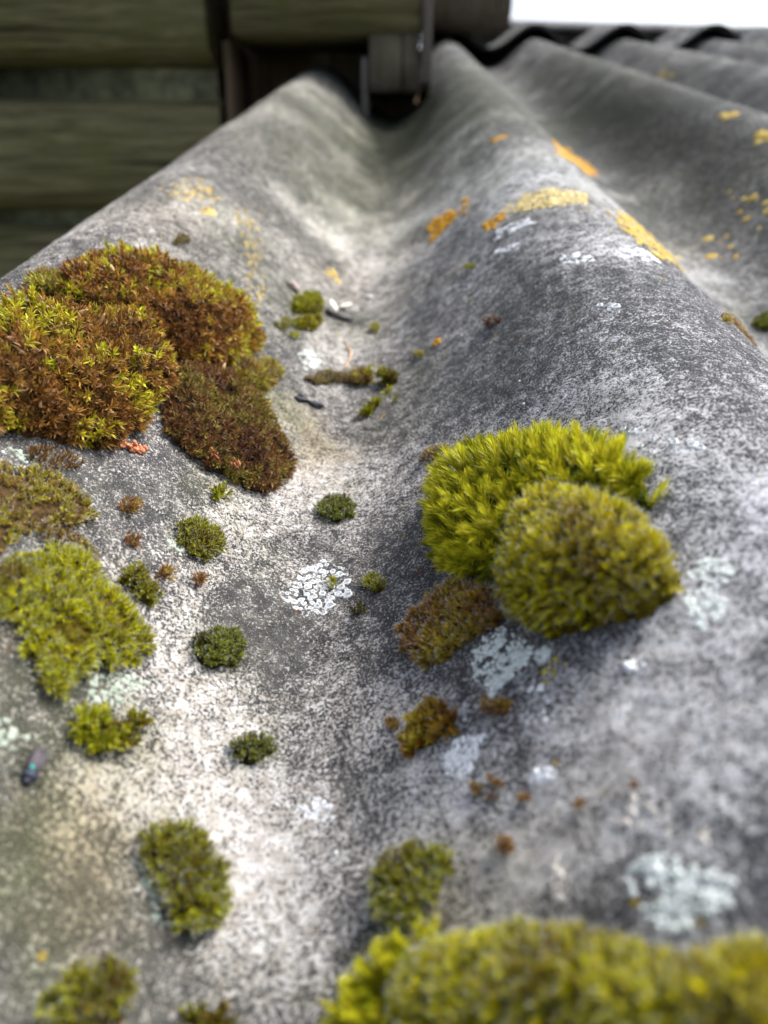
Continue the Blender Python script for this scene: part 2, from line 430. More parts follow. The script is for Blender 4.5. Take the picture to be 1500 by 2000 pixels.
# ------------------------------------------------------------------ the log building on the left
YW = float(wall_hit(300, 300, 1)[1]*0+.93)
def rect(u0, v0, u1, v1, yw):
    a = wall_hit(u0, v0, yw); b = wall_hit(u1, v1, yw); return a[0], b[0], b[2], a[2]   # x0,x1,zlow,zhigh

def log_mesh(x0, x1, z0, z1, yf, depth, seed, bulge=.005, mat=None, name='log', parent=None):
    """hewn timber: rounded front face with an uneven surface"""
    nx, na = 60, 18; V = []
    xs = np.linspace(x0, x1, nx); zc, hz = (z0+z1)/2, (z1-z0)/2
    for ix, x in enumerate(xs):
        for ia in range(na):
            a = 2*np.pi*ia/na; ca, sa = np.cos(a), np.sin(a)
            r = (abs(ca)**8+abs(sa)**8)**(-1/8)
            nn = float(vnoise(np.array(x*14+ia*.0), np.array(ia*1.3), seed))-.5
            V.append((x, yf+depth/2-ca*r*depth/2*(1-.03*nn)-bulge*max(0, ca)*(1-abs(sa))*.6, zc+sa*r*hz*(1+.05*nn)))
    V = np.array(V); Q = []
    for i in range(nx-1):
        for j in range(na):
            j2 = (j+1) % na; Q.append([i*na+j, (i+1)*na+j, (i+1)*na+j2, i*na+j2])
    mbx = MB(); mbx.add(V, Q); mbx.add(V[:na], [list(range(na))[::-1]]); mbx.add(V[-na:], [list(range(na))])
    return mbx.build(name, mat or M_LOG, parent, smooth=True)

bld = bpy.data.objects.new('log_building', None); C.objects.link(bld)
tag(bld, 'old log building with green algae covered timbers beside the roof', 'building')
x0, x1, za, zb = rect(-100, -190, 412, 122, YW); XL = -1.6
log_mesh(XL, x1, za, zb, YW-.012, .14, 1, parent=bld)
_, _, zc_, zd = rect(0, 188, 425, 412, YW); log_mesh(XL, x1+.006, zc_, zd, YW-.004, .14, 2, parent=bld)
_, _, ze, zf = rect(0, 440, 425, 640, YW); log_mesh(XL, x1+.006, ze, zf, YW+.02, .13, 3, parent=bld)
hl = zf-ze
zz = ze-.02
while zz > -2.2:
    log_mesh(XL, x1, zz-hl, zz, YW+.01, .13, int(zz*100) % 97, parent=bld); zz -= hl+.02
log_mesh(XL, x1, zb+.03, zb+.22, YW, .13, 5, parent=bld)
mb = MB(); mb.box(XL, x1-.004, YW+.045, YW+.10, -2.25, zb+.2, (.04, .045, .028)); mb.build('chinking', M_MORTAR, bld)
# beam with the hanging post, recess behind
bx0, bx1, bz0, bz1 = rect(433, -260, 822, 62, YW-.035)
mb = MB(); mb.box(bx0, bx1, YW-.035, YW+.08, bz0, bz1, jit=.001); mb.build('beam', M_LOG, bld)
px0, px1, pz0, pz1 = rect(722, 64, 818, 172, YW-.033)
mb = MB(); mb.box(px0, px1, YW-.033, YW+.06, pz0, pz1, jit=.001); mb.build('post', M_POST, bld)
ex0, ex1, ez0, ez1 = rect(812, -240, 829, 160, YW-.037)
mb = MB(); mb.box(bx1+.002, bx1+.012, YW-.040, YW+.2, ez0, ez1, jit=.0007); mb.build('lit_edge_board', M_LITWOOD, bld)  # pale tone carries the sky light on this end face
sx0, sx1, sz0, sz1 = rect(706, 112, 719, 190, YW-.02)
mb = MB(); mb.box(sx0, sx1, YW-.02, YW+.04, sz0-.03, sz1, jit=.0005); mb.build('lit_lath', M_LITWOOD, bld)  # thin sliver, its lit edge painted in by the pale wood
rx0, rx1, rz0, rz1 = rect(440, 60, 720, 420, YW+.09)
mb = MB(); mb.box(rx0-.01, bx1, YW+.10, YW+.12, -.35, bz0+.05, (.05, .04, .03)); mb.build('back_board', M_DARKWOOD, bld)
jx0, jx1, jz0, jz1 = rect(436, 66, 470, 420, YW+.0)
mb = MB(); mb.box(jx0, jx1, YW, YW+.098, -.35, bz0-.002, jit=.0006); mb.build('jamb', M_DARKWOOD, bld)
# side wall running back along the roof, and a log end sticking out near the ridge
mb = MB(); mb.box(bx1-.13, bx1-.004, YW+.082, 2.6, ez0-.10, zb+.5); mb.build('side_wall', M_POST, bld)
YB = 1.62
kx0, kx1, kz0, kz1 = rect(836, -240, 998, 47, YB)
log_mesh(kx0-.08, kx1, kz0, kz1, YB, .12, 8, mat=M_POST, name='log_end', parent=bld)
# eave, unseen from the camera, added to darken the log wall
mb = MB()
V = [(XL, YW-.36, zb+.33), (.06, YW-.36, zb+.33), (.06, 2.6, zb+.80), (XL, 2.6, zb+.80)]
V = V+[(a, b, c+.03) for a, b, c in V]
mb.add(V, [(0, 3, 2, 1), (4, 5, 6, 7), (0, 1, 5, 4), (1, 2, 6, 5), (2, 3, 7, 6), (3, 0, 4, 7)]); mb.build('shade_eave', M_DARKWOOD, bld)
mb = MB(); mb.box(XL, x1, YW+.3, YW+.32, -2.25, zb+.4); mb.build('inner_wall', M_DARKWOOD, bld)

# ------------------------------------------------------------------ moss
def norm(a): return a/np.maximum(np.linalg.norm(a, axis=-1, keepdims=True), 1e-9)

def poly_dist(px, py, poly):
    """signed distance inside a polygon (positive inside)"""
    d = np.full(px.shape, 1e9); ins = np.zeros(px.shape, bool); n = len(poly)
    for i in range(n):
        ax, ay = poly[i]; bx, by = poly[(i+1) % n]
        ex, ey = bx-ax, by-ay; t = np.clip(((px-ax)*ex+(py-ay)*ey)/(ex*ex+ey*ey+1e-18), 0, 1)
        d = np.minimum(d, np.hypot(px-ax-t*ex, py-ay-t*ey))
        c = ((ay > py) != (by > py)) & (px < (bx-ax)*(py-ay)/(by-ay+1e-18)+ax); ins ^= c
    return np.where(ins, d, -d)

KINDS = {  # lengths in mm: spacing, leaf length, leaf width, leaves, leafy length, inner/outer spread (deg), recurve, hair points
    'star':  dict(sp=1.62, l=2.35, w=.46, n=20, L=2.5, s0=10, s1=80, bend=-.20, hair=0),
    'rough': dict(sp=1.35, l=2.5, w=.42, n=16, L=2.4, s0=15, s1=75, bend=.05, hair=.15),
    'plume': dict(sp=2.5, l=3.3, w=.20, n=84, L=5.2, s0=8, s1=52, bend=.25, hair=0),
    'fine':  dict(sp=.88, l=1.5, w=.24, n=15, L=1.5, s0=10, s1=62, bend=.15, hair=.18),
    'short': dict(sp=.78, l=1.0, w=.26, n=10, L=.95, s0=15, s1=70, bend=.1, hair=.12),
    'wide':  dict(sp=1.15, l=1.7, w=.45, n=12, L=1.6, s0=12, s1=65, bend=.1, hair=.05),
    'sprig': dict(sp=1.5, l=2.2, w=.40, n=24, L=4.0, s0=10, s1=50, bend=.25, hair=0),
}
PALS = {  # young tip, mature, old (linear base colours)
    'brown':  ((.50, .50, .025), (.38, .205, .042), (.16, .070, .018)),
    'brown2': ((.48, .48, .025), (.36, .18, .042), (.15, .064, .018)),
    'darkbrown': ((.24, .20, .04), (.20, .095, .035), (.10, .042, .022)),
    'olive':  ((.36, .33, .025), (.29, .19, .04), (.15, .075, .022)),
    'green':  ((.46, .46, .012), (.27, .27, .008), (.16, .10, .008)),
    'lime':   ((.62, .58, .03), (.32, .33, .010), (.11, .12, .008)),
    'gold':   ((.56, .51, .008), (.37, .32, .006), (.19, .12, .008)),
    'mid':    ((.33, .34, .014), (.21, .20, .010), (.125, .08, .012)),
    'dark':   ((.21, .24, .016), (.125, .135, .012), (.07, .06, .012)),
    'khaki':  ((.46, .44, .008), (.29, .26, .006), (.17, .115, .008)),
    'rust':   ((.42, .33, .02), (.32, .175, .02), (.19, .075, .018)),
}

def leaf_arrays(B, d0, ax, l, wd, bend, col):
    side = norm(np.cross(d0, ax)+1e-6); up = norm(np.cross(side, d0))
    m = B+d0*(l*.5)[:, None]
    d1 = norm(d0+ax*bend[:, None]); t = m+d1*(l*.5)[:, None]
    hw = (wd*.5)[:, None]
    fold = up*hw*.35
    V = np.stack([B-side*hw*.6, B+side*hw*.6, m-side*hw+fold, m+side*hw+fold, t], 1)
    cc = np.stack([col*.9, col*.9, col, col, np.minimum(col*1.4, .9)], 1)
    return V, cc

def shoots(S_, Y_, hgt, dirn, kind, pal, young, seed, lscale=1.0):
    k = KINDS[kind]; r = np.random.default_rng(seed); n = len(S_); nl = k['n']
    x = s2x(S_); nrm, tx = frame(x)
    base = np.stack([x, Y_, zs(x, Y_)], -1)
    lat = dirn-nrm*(dirn*nrm).sum(-1, keepdims=True)
    tip = base+nrm*hgt[:, None]+lat*(k['L']*.45e-3*lscale)
    ls = lscale*r.uniform(.8, 1.2, n)
    ref = np.where(np.abs(dirn[:, 1:2]) < .8, np.array([[0., 1, 0]]), np.array([[1., 0, 0]]))
    e1 = norm(np.cross(dirn, ref)); e2 = np.cross(dirn, e1)
    t = (np.arange(nl)+.5)/nl
    az = (np.arange(nl)*2.39996)[None]+r.uniform(0, 6.28, n)[:, None]+r.normal(0, .3, (n, nl))
    sp = np.radians(k['s0']+(k['s1']-k['s0'])*t**.8)[None]+r.normal(0, .16, (n, nl))
    rad = e1[:, None]*np.cos(az)[..., None]+e2[:, None]*np.sin(az)[..., None]
    d0 = dirn[:, None]*np.cos(sp)[..., None]+rad*np.sin(sp)[..., None]
    L = k['L']*1e-3*ls
    B = tip[:, None]-dirn[:, None]*(L[:, None]*(t[None]*1.0+.18))[..., None]
    l = k['l']*1e-3*ls[:, None]*(.55+.45*np.sin(np.pi*np.clip(t+.25, 0, 1))[None])*r.uniform(.8, 1.2, (n, nl))
    wd = k['w']*1e-3*lscale*r.uniform(.8, 1.2, (n, nl))*np.ones((n, nl))
    c0, c1, c2 = [np.array(c) for c in pal]
    yv = np.clip(young[:, None]+r.normal(0, .12, (n, nl)), 0, 1)[..., None]
    upper = np.where(yv > .5, c1+(c0-c1)*(yv-.5)*2, c2+(c1-c2)*yv*2)
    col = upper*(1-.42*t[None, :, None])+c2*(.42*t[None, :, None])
    col = col*r.uniform(.55, 1.5, (n, nl))[..., None]*r.uniform(.75, 1.25, (n, 1, 1))*(1+.06*r.normal(size=(n, nl, 3)))
    col = np.clip(col, .004, .8)
    f = lambda a: a.reshape(-1, *a.shape[2:])
    bend = k['bend']+r.normal(0, .15, n*nl)
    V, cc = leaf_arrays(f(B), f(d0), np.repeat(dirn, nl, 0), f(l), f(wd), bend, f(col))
    if k['hair'] > 0:
        h = np.nonzero(r.random(n*nl)*(t[None]*np.ones((n, 1))*2).ravel() < k['hair'])[0]
        T = V[h, 4]; hd = norm(V[h, 4]-V[h, 2])
        side = norm(V[h, 3]-V[h, 2]); hl = r.uniform(.3, .6, len(h))*1e-3*lscale; q = .05e-3*lscale
        b0 = T-hd*.1e-3
        HV = np.stack([b0-side*q, b0+side*q, b0-side*q*.7+hd*(hl*.5)[:, None], b0+side*q*.7+hd*(hl*.5)[:, None], b0+hd*hl[:, None]], 1)
        V = np.concatenate([V, HV]); cc = np.concatenate([cc, np.full(HV.shape, .62)])
    return V, cc

def leaves_to_mesh(name, V, cc, origin, parent=None, mat=None):
    m = len(V); b = np.arange(m)[:, None]*5
    loops = np.concatenate([b+np.array([[0, 1, 3, 2]]), b+np.array([[2, 3, 4]])], 1).ravel()
    st = (np.arange(m)[:, None]*7+np.array([[0, 4]])).ravel()
    return mesh_np(name, (V-np.asarray(origin)).reshape(-1, 3), loops, st, mat or M_LEAF, parent, {'Col': cc.reshape(-1, 3)})

def moss(label, poly, H, kind, pal, young=.5, ybias=0.0, name='moss_cushion', cat='moss', group=None, seed=None, lscale=1.0, density=1.0,
         lump=.25, flat=1.0, single=False, soilcol=None, lean=(0, 0), ytop=0.0, tall=.10, wob=.10, holes=0.0):
    """a cushion whose outline was read off the photo: poly in pixels, H = height in mm"""
    seed = seed if seed is not None else int(sum(p[0]*3+p[1]*7 for p in poly)) % 99991
    r = np.random.default_rng(seed); H = H*1e-3; k = KINDS[kind]
    vs = [p[1] for p in poly]; v0, v1 = min(vs), max(vs)
    pts = []
    for u, v in poly:
        tt = (v1-v)/(v1-v0+1e-6); h = hit(u, v, .5*H*tt**.8); pts.append((x2s(h[0]), h[1]))
    pts = np.array(pts)
    # extra points on the outline with a little wobble
    q = []
    for i in range(len(pts)):
        a, b = pts[i], pts[(i+1) % len(pts)]
        for f in (0, .33, .66): q.append(a+(b-a)*f+(r.normal(0, wob, 2)*np.linalg.norm(b-a) if f else 0))
    poly2 = np.array(q)
    lo, hi = poly2.min(0), poly2.max(0)
    sp = k['sp']*1e-3*lscale/math.sqrt(density)
    gs, gy = np.meshgrid(np.arange(lo[0], hi[0], sp), np.arange(lo[1], hi[1], sp))
    gs = (gs+r.uniform(-.5, .5, gs.shape)*sp).ravel(); gy = (gy+r.uniform(-.5, .5, gy.shape)*sp).ravel()
    dist = lambda a, b: poly_dist(a, b, poly2)
    dd = dist(gs, gy); keep = dd > 0
    js = gs[keep & (dd < 1.6*sp)]; jy = gy[keep & (dd < 1.6*sp)]              # the rim grows denser
    for _ in range(2 if not single else 1):
        gs = np.append(gs, js+r.normal(0, sp*.4, len(js))); gy = np.append(gy, jy+r.normal(0, sp*.4, len(jy)))
    dd = dist(gs, gy); keep = dd > 0
    if keep.sum() < 3: gs = np.append(gs, pts[:, 0].mean()+r.normal(0, .0003, 4)); gy = np.append(gy, pts[:, 1].mean()+r.normal(0, .0003, 4)); dd = dist(gs, gy); keep = dd > -1
    Dm = max(dd.max(), 5e-4)*flat
    def height(a, b):
        t = np.clip(dist(a, b)/Dm, 0, 1); h = H*np.sqrt(np.clip(1-(1-t)**2, 0, 1))
        return h*(1+lump*(fbm(a*140, b*140, seed % 50, 3)-.5)*2)+.0002
    rag = fbm(gs*420, gy*420, seed % 41+2, 3)
    keep &= dd+(rag-.5)*sp*2.4 > 0
    if holes: keep &= fbm(gs*230, gy*230, seed % 43+1, 3) > holes
    if keep.sum() < 3: keep[:] = True
    gs, gy = gs[keep], gy[keep]
    hh = height(gs, gy); e = 4e-4
    hs = np.clip((height(gs+e, gy)-height(gs-e, gy))/(2*e), -2.2, 2.2); hy = np.clip((height(gs, gy+e)-height(gs, gy-e))/(2*e), -2.2, 2.2)
    x = s2x(gs); nrm, tx = frame(x); ty = np.array([0., 1, 0])
    dirn = norm(nrm-hs[:, None]*tx*.8-hy[:, None]*ty*.8+r.normal(0, .30 if kind in ('plume', 'star') else .18, (len(gs), 3))+np.array([lean[0], lean[1], 0.25]))
    tn = fbm(gs*90, gy*90, seed % 37+3, 3); rel = hh/max(H, 1e-9)
    yrel = (gy-lo[1])/(hi[1]-lo[1]+1e-9)-.5
    yv = young+ybias*(rel-.5)+ytop*yrel+2.3*(tn-.5)+r.normal(0, .13, len(gs))
    up = r.random(len(gs)) < tall; yv = yv+up*.45
    hgt = hh*r.uniform(.72 if kind == 'star' else .82, 1.09, len(gs))+up*k['l']*.55e-3*lscale*r.uniform(.4, 1, len(gs))+r.uniform(.0, .35, len(gs))*k['l']*1e-3*lscale*.4
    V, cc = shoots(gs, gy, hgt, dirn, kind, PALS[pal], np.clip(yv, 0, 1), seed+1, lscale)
    cx = s2x(pts[:, 0].mean()); cy = pts[:, 1].mean(); base = np.array([cx, cy, float(zroof(cx))])
    if single:
        o = leaves_to_mesh(name, V, cc, base); place_roof(o, base); return tag(o, label, cat, group)
    root = thing(name, base, label, cat, group)
    leaves_to_mesh('shoots', V, cc, base, root)
    # dead inner mound the shoots grow from
    n = max(8, min(46, int((hi-lo).max()/.0009)))
    a, b = np.meshgrid(np.linspace(lo[0]-.001, hi[0]+.001, n), np.linspace(lo[1]-.001, hi[1]+.001, n))
    dq = dist(a, b); dq = dq-.0008; hm = np.where(dq > 0, np.maximum(height(a, b)-k['L']*.95e-3*lscale, 0)*.93+.0002+.0004*(fbm(a*900, b*900, 5, 2)-.3), -.0009)
    xx = s2x(a); nn, _ = frame(xx); Vm = np.stack([xx, b, zs(xx, b)], -1)+nn*hm[..., None]
    i = np.arange(n*n).reshape(n, n); Q = np.stack([i[:-1, :-1], i[:-1, 1:], i[1:, 1:], i[1:, :-1]], -1).reshape(-1, 4)
    Q = Q[(dq.ravel()[Q] > 0).any(1)]
    if len(Q):
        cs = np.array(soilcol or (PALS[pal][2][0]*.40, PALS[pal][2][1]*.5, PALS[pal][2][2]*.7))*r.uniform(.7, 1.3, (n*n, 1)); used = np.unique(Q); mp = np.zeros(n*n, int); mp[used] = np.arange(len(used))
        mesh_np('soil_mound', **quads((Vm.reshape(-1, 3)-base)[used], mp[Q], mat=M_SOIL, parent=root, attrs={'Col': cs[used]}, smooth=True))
    return root

def around(u, v, rx, ry, n=9, seed=0):
    rx, ry = rx*1.15, ry*1.15
    r = np.random.default_rng(seed+int(u*13+v))
    return [(u+rx*math.cos(a)*q, v+ry*math.sin(a)*q) for a, q in zip(np.linspace(0, 2*math.pi, n, endpoint=False), r.uniform(.78, 1.12, n))]

# big brown cushions on the left ridge
moss('big brown moss cushion with bright green tips, cut off by the left edge',
     [(-90, 620), (-40, 590), (0, 578), (60, 585), (140, 595), (215, 590), (275, 628), (318, 690), (322, 755), (290, 805), (245, 845), (200, 880), (130, 872), (60, 850), (0, 838), (-90, 860)],
     13.5, 'star', 'brown', young=.40, ytop=.45, lump=.40, tall=.16)
moss('broad brown moss cushion with a green far rim, highest on the left ridge',
     [(110, 555), (112, 505), (180, 478), (260, 475), (330, 500), (385, 530), (440, 572), (482, 625), (478, 690), (450, 722), (400, 728), (340, 700), (300, 650), (200, 600)],
     12.5, 'star', 'brown2', young=.37, ytop=.55, lump=.40, tall=.16)
moss('dark brown drying moss cushion below the two big brown ones, sliding towards the valley',
     [(300, 715), (360, 700), (430, 712), (482, 755), (522, 812), (552, 872), (562, 930), (530, 965), (480, 962), (420, 925), (370, 885), (318, 840)],
     7.5, 'star', 'darkbrown', young=.44, lump=.55, tall=.2, lscale=.78, soilcol=(.035, .028, .024))
moss('small brown and green moss tuft at the right foot of the highest brown cushion',
     [(455, 700), (515, 700), (545, 735), (505, 766), (450, 750)], 4.5, 'rough', 'olive', young=.55, lump=.3)
moss('thin brown moss fringe along the left side of the highest brown cushion',
     [(55, 545), (100, 525), (130, 555), (120, 580), (70, 570)], 3.0, 'rough', 'olive', young=.42)
moss('olive brown patchy moss mat at the left edge, between a brown and a green cushion',
     [(-80, 890), (0, 900), (60, 912), (125, 935), (182, 980), (186, 1012), (140, 1032), (100, 1022), (50, 1042), (0, 1085), (-80, 1085)],
     2.4, 'short', 'olive', young=.52, lump=.8, density=.9, holes=.35, lscale=1.15, wob=.16)
moss('low brown moss crust just under the big brown cushion at the left edge',
     [(30, 868), (110, 880), (165, 905), (130, 925), (60, 905)], 1.6, 'short', 'olive', young=.3, density=.6, single=True)
moss('large bright green moss cushion at the left edge, narrowing to a tail below',
     [(-80, 1105), (0, 1082), (75, 1055), (135, 1065), (188, 1110), (230, 1170), (283, 1222), (290, 1275), (240, 1300), (175, 1292), (152, 1342), (102, 1365), (76, 1312), (32, 1270), (18, 1200), (-80, 1180)],
     5.0, 'fine', 'green', young=.52, lump=.6, holes=.33, wob=.14)
moss('thin brown moss rim behind the large bright green cushion',
     [(60, 1035), (120, 1030), (185, 1085), (192, 1130), (150, 1080), (90, 1055)], 2.2, 'short', 'olive', young=.38, single=True)
moss('ragged olive moss patch just below the tail of the large green cushion',
     [(130, 1402), (200, 1380), (270, 1385), (285, 1430), (250, 1465), (190, 1480), (150, 1452)], 3.0, 'wide', 'mid', young=.62, lump=.7, holes=.40, wob=.16)
moss('dense dark green moss cushion with a sharp outline left of the valley',
     [(345, 1017), (390, 1011), (425, 1035), (440, 1078), (402, 1096), (370, 1085), (345, 1045)], 3.4, 'short', 'mid', young=.55)
moss('small rusty green moss cushion stretched downhill right of the large green cushion',
     [(232, 1112), (265, 1105), (285, 1135), (308, 1165), (290, 1185), (265, 1170), (235, 1140)], 2.6, 'short', 'mid', young=.48, lump=.6, wob=.16)
moss('round dark green moss cushion on the dark slate stain in the left valley flank',
     [(370, 1237), (410, 1215), (455, 1225), (478, 1260), (465, 1295), (425, 1308), (385, 1292), (368, 1262)], 4.0, 'short', 'dark', young=.58)
moss('round dark olive moss cushion in the middle of the valley',
     [(615, 987), (640, 967), (680, 967), (698, 987), (690, 1010), (650, 1020), (620, 1010)], 3.2, 'short', 'dark', young=.62)
moss('sparse dark green moss tuft alone on pale grey crust in the lower valley',
     [(447, 1455), (475, 1430), (520, 1425), (540, 1460), (510, 1488), (465, 1495)], 2.8, 'short', 'dark', young=.60, density=.7)
moss('long blurred green moss cushion in the lower left of the valley',
     [(265, 1642), (330, 1600), (380, 1622), (410, 1660), (440, 1700), (455, 1760), (430, 1808), (360, 1826), (325, 1790), (300, 1720)], 3.4, 'fine', 'mid', young=.60, lump=.6, holes=.30, wob=.14)
moss('blurred round green moss cushion in the bottom left corner',
     [(92, 1932), (130, 1885), (190, 1872), (240, 1902), (245, 1960), (200, 2040), (90, 2040)], 3.6, 'fine', 'mid', young=.58, lump=.5, wob=.14)
moss('blurred moss tuft cut off by the bottom edge left of centre',
     [(355, 1988), (400, 1970), (452, 1982), (462, 2040), (355, 2040)], 2.6, 'wide', 'mid', young=.55)
moss('blurred olive brown moss cushion left of the biggest foreground cushion',
     [(735, 1742), (760, 1682), (810, 1652), (870, 1655), (892, 1690), (862, 1750), (800, 1808), (740, 1800)], 3.6, 'fine', 'mid', young=.55, ytop=-.3, lump=.5, wob=.14)
# right-hand cushions
moss('big yellow green moss cushion of feathery plumes on the middle ridge',
     [(858, 950), (885, 908), (918, 875), (960, 850), (1020, 838), (1110, 832), (1195, 842), (1248, 868), (1292, 912), (1298, 960), (1150, 1010), (1050, 1090), (985, 1135), (915, 1140), (885, 1125), (866, 1080), (852, 1020)],
     11.0, 'plume', 'lime', young=.66, ybias=.25, lump=.15, flat=.75)
moss('dense golden green moss cushion with a velvety round top in front of the feathery one',
     [(1048, 1045), (1082, 985), (1130, 955), (1185, 945), (1245, 962), (1300, 998), (1340, 1050), (1350, 1102), (1325, 1148), (1275, 1185), (1208, 1212), (1138, 1236), (1080, 1252), (1042, 1238), (1018, 1190), (1024, 1115)],
     13.5, 'fine', 'gold', young=.70, ytop=.45, lump=.16, flat=.78, wob=.04, tall=.2, seed=4242)
moss('small brown moss cushion leaning against the lower left of the golden green cushion',
     [(787, 1242), (812, 1195), (862, 1155), (925, 1130), (978, 1155), (985, 1210), (920, 1248), (880, 1290), (830, 1308), (792, 1280)], 4.2, 'fine', 'rust', young=.50, lump=.5)
moss('ragged rust coloured moss tuft touching the white tilted lichen crust',
     [(785, 1470), (800, 1420), (850, 1368), (890, 1387), (905, 1420), (870, 1440), (802, 1482)], 2.6, 'wide', 'rust', young=.62, lump=.5, density=.8)
moss('small rusty moss dot directly under the mint lichen crust',
     [(950, 1372), (990, 1357), (1015, 1385), (990, 1405), (955, 1400)], 2.0, 'short', 'rust', young=.5)
moss('biggest blurred golden green moss cushion along the bottom edge',
     [(800, 2140), (800, 1930), (860, 1850), (950, 1815), (1060, 1795), (1170, 1800), (1245, 1825), (1330, 1858), (1410, 1885), (1480, 1900), (1500, 2140)],
     8.5, 'fine', 'khaki', young=.62, lump=.10, wob=.03)
moss('bright lime green blurred moss plumes at the left end of the bottom cushion',
     [(655, 1985), (715, 1915), (790, 1860), (870, 1812), (905, 1860), (880, 1960), (860, 2110), (650, 2110)],
     6.5, 'plume', 'lime', young=.72, lump=.3, lscale=.8)
moss('yellow green blurred moss cushion in the bottom right corner',
     [(1370, 1900), (1430, 1850), (1500, 1838), (1580, 1850), (1600, 2100), (1370, 2100)], 7.0, 'fine', 'gold', young=.56, lump=.2)
# valley end
moss('green moss cushion at the far end of the valley, left of the white chips',
     [(567, 590), (585, 572), (612, 573), (628, 595), (622, 612), (590, 617), (570, 608)], 4.0, 'wide', 'mid', young=.50)
moss('bright green low moss cushion just below the far valley cushion',
     [(572, 640), (590, 620), (622, 618), (628, 635), (600, 646)], 2.6, 'wide', 'green', young=.55)
moss('thin green moss patch left of the low bright valley cushion',
     [(530, 632), (560, 620), (575, 630), (560, 645)], 1.6, 'short', 'mid', young=.5, single=True)
moss('tiny moss tuft below the low bright valley cushion',
     [(558, 660), (575, 650), (590, 655), (582, 665)], 1.8, 'short', 'green', young=.5, single=True)
moss('dull brown moss strip lying across the valley under the pale crust',
     [(590, 735), (640, 722), (670, 730), (700, 728), (710, 745), (660, 752), (610, 752)], 2.4, 'short', 'darkbrown', young=.62, lump=.6, density=.8)
moss('olive moss tuft at the right end of the brown moss strip',
     [(682, 742), (705, 725), (725, 730), (722, 752), (692, 758)], 3.0, 'rough', 'olive', young=.5)
moss('upright green moss sprig with a forked top in the valley',
     [(718, 735), (728, 727), (740, 732), (735, 745), (722, 746)], 7.5, 'sprig', 'green', young=.62, name='moss_sprig', single=True, lean=(0, -.1))
moss('olive green moss tuft right of the forked sprig',
     [(742, 742), (755, 722), (775, 728), (778, 745), (755, 752)], 4.0, 'wide', 'mid', young=.58)
moss('leaning bright green moss sprig right of the valley, bent to the right',
     [(757, 776), (768, 766), (777, 772), (770, 783), (760, 784)], 6.0, 'sprig', 'green', young=.66, name='moss_sprig', single=True, lean=(.4, 0))
moss('dark green moss sprig lying in the valley, lowest of the three sprigs',
     [(702, 812), (725, 790), (742, 774), (748, 784), (730, 802), (710, 820)], 2.8, 'sprig', 'mid', young=.55, name='moss_sprig', single=True, lscale=.7)
moss('thin dark olive moss crust up left of the feathery cushion',
     [(822, 900), (835, 880), (862, 866), (885, 870), (865, 888), (838, 905)], 1.6, 'short', 'olive', young=.35, density=.9, single=True)
moss('small dark moss tuft right of the white ring lichen',
     [(708, 1140), (722, 1118), (745, 1122), (757, 1140), (745, 1158), (715, 1160)], 2.2, 'short', 'mid', young=.45)
moss('tiny bright moss tuft growing in the white ring lichen', around(651, 1138, 13, 10), 1.5, 'short', 'green', young=.5, single=True)
moss('tiny moss pair below the small dark tuft beside the ring lichen', around(702, 1190, 14, 14), 1.4, 'short', 'dark', young=.5, single=True)
moss('small round rusty moss dot right of the stretched small cushion', around(318, 1120, 16, 14), 1.8, 'short', 'rust', young=.4, single=True)
moss('small rusty moss dot below the sharp edged dark green cushion', around(384, 1130, 15, 13), 1.7, 'short', 'rust', young=.45, single=True)
moss('small olive moss dot under the dark brown drying cushion', around(428, 968, 15, 14), 2.0, 'wide', 'mid', young=.6, single=True)
moss('double olive moss dot on the dark crust below the salmon crumb', around(252, 990, 20, 16), 1.8, 'short', 'rust', young=.5, single=True)
moss('small olive moss dot above the stretched small cushion', around(252, 1058, 16, 12), 1.5, 'short', 'rust', young=.45, single=True)
moss('small brown moss dot on the ridge crest behind the highest brown cushion', around(352, 470, 15, 10), 2.4, 'short', 'darkbrown', young=.5, single=True)
moss('dark moss dot on the middle ridge flank between pale flakes', around(963, 626, 15, 9), 1.8, 'short', 'darkbrown', young=.6, single=True)
moss('tiny green moss dot high on the flank of the middle ridge', around(922, 520, 9, 6), 1.8, 'short', 'mid', young=.5, single=True)
moss('tiny olive moss dot right of the valley above the sprigs', around(822, 690, 9, 7), 1.5, 'short', 'olive', young=.5, single=True)
moss('tiny olive moss dot at the far valley end right of the white chips', around(733, 642, 10, 9), 1.8, 'short', 'olive', young=.5, single=True)
moss('green moss clump in the next valley at the right edge', around(1500, 628, 26, 16), 3.5, 'wide', 'dark', young=.55, single=True)
moss('orange brown moss dot on the skyline of the middle ridge', around(1422, 620, 8, 6), 1.6, 'short', 'rust', young=.5, single=True)
for i, (u, v, rr) in enumerate([(935, 1542, 12), (965, 1522, 9), (980, 1536, 11), (1028, 1562, 9), (1135, 1575, 12), (1243, 1540, 10), (992, 1655, 18), (965, 1560, 8), (768, 1415, 12)]):
    moss('tiny red brown moss dot scattered on the grey flank under the white lichen crusts', around(u, v, rr, rr*.9), 1.0, 'short', 'rust', young=.22, single=True, lscale=.62, density=1.3,
         name='moss_dot', group='tiny red brown moss dots')

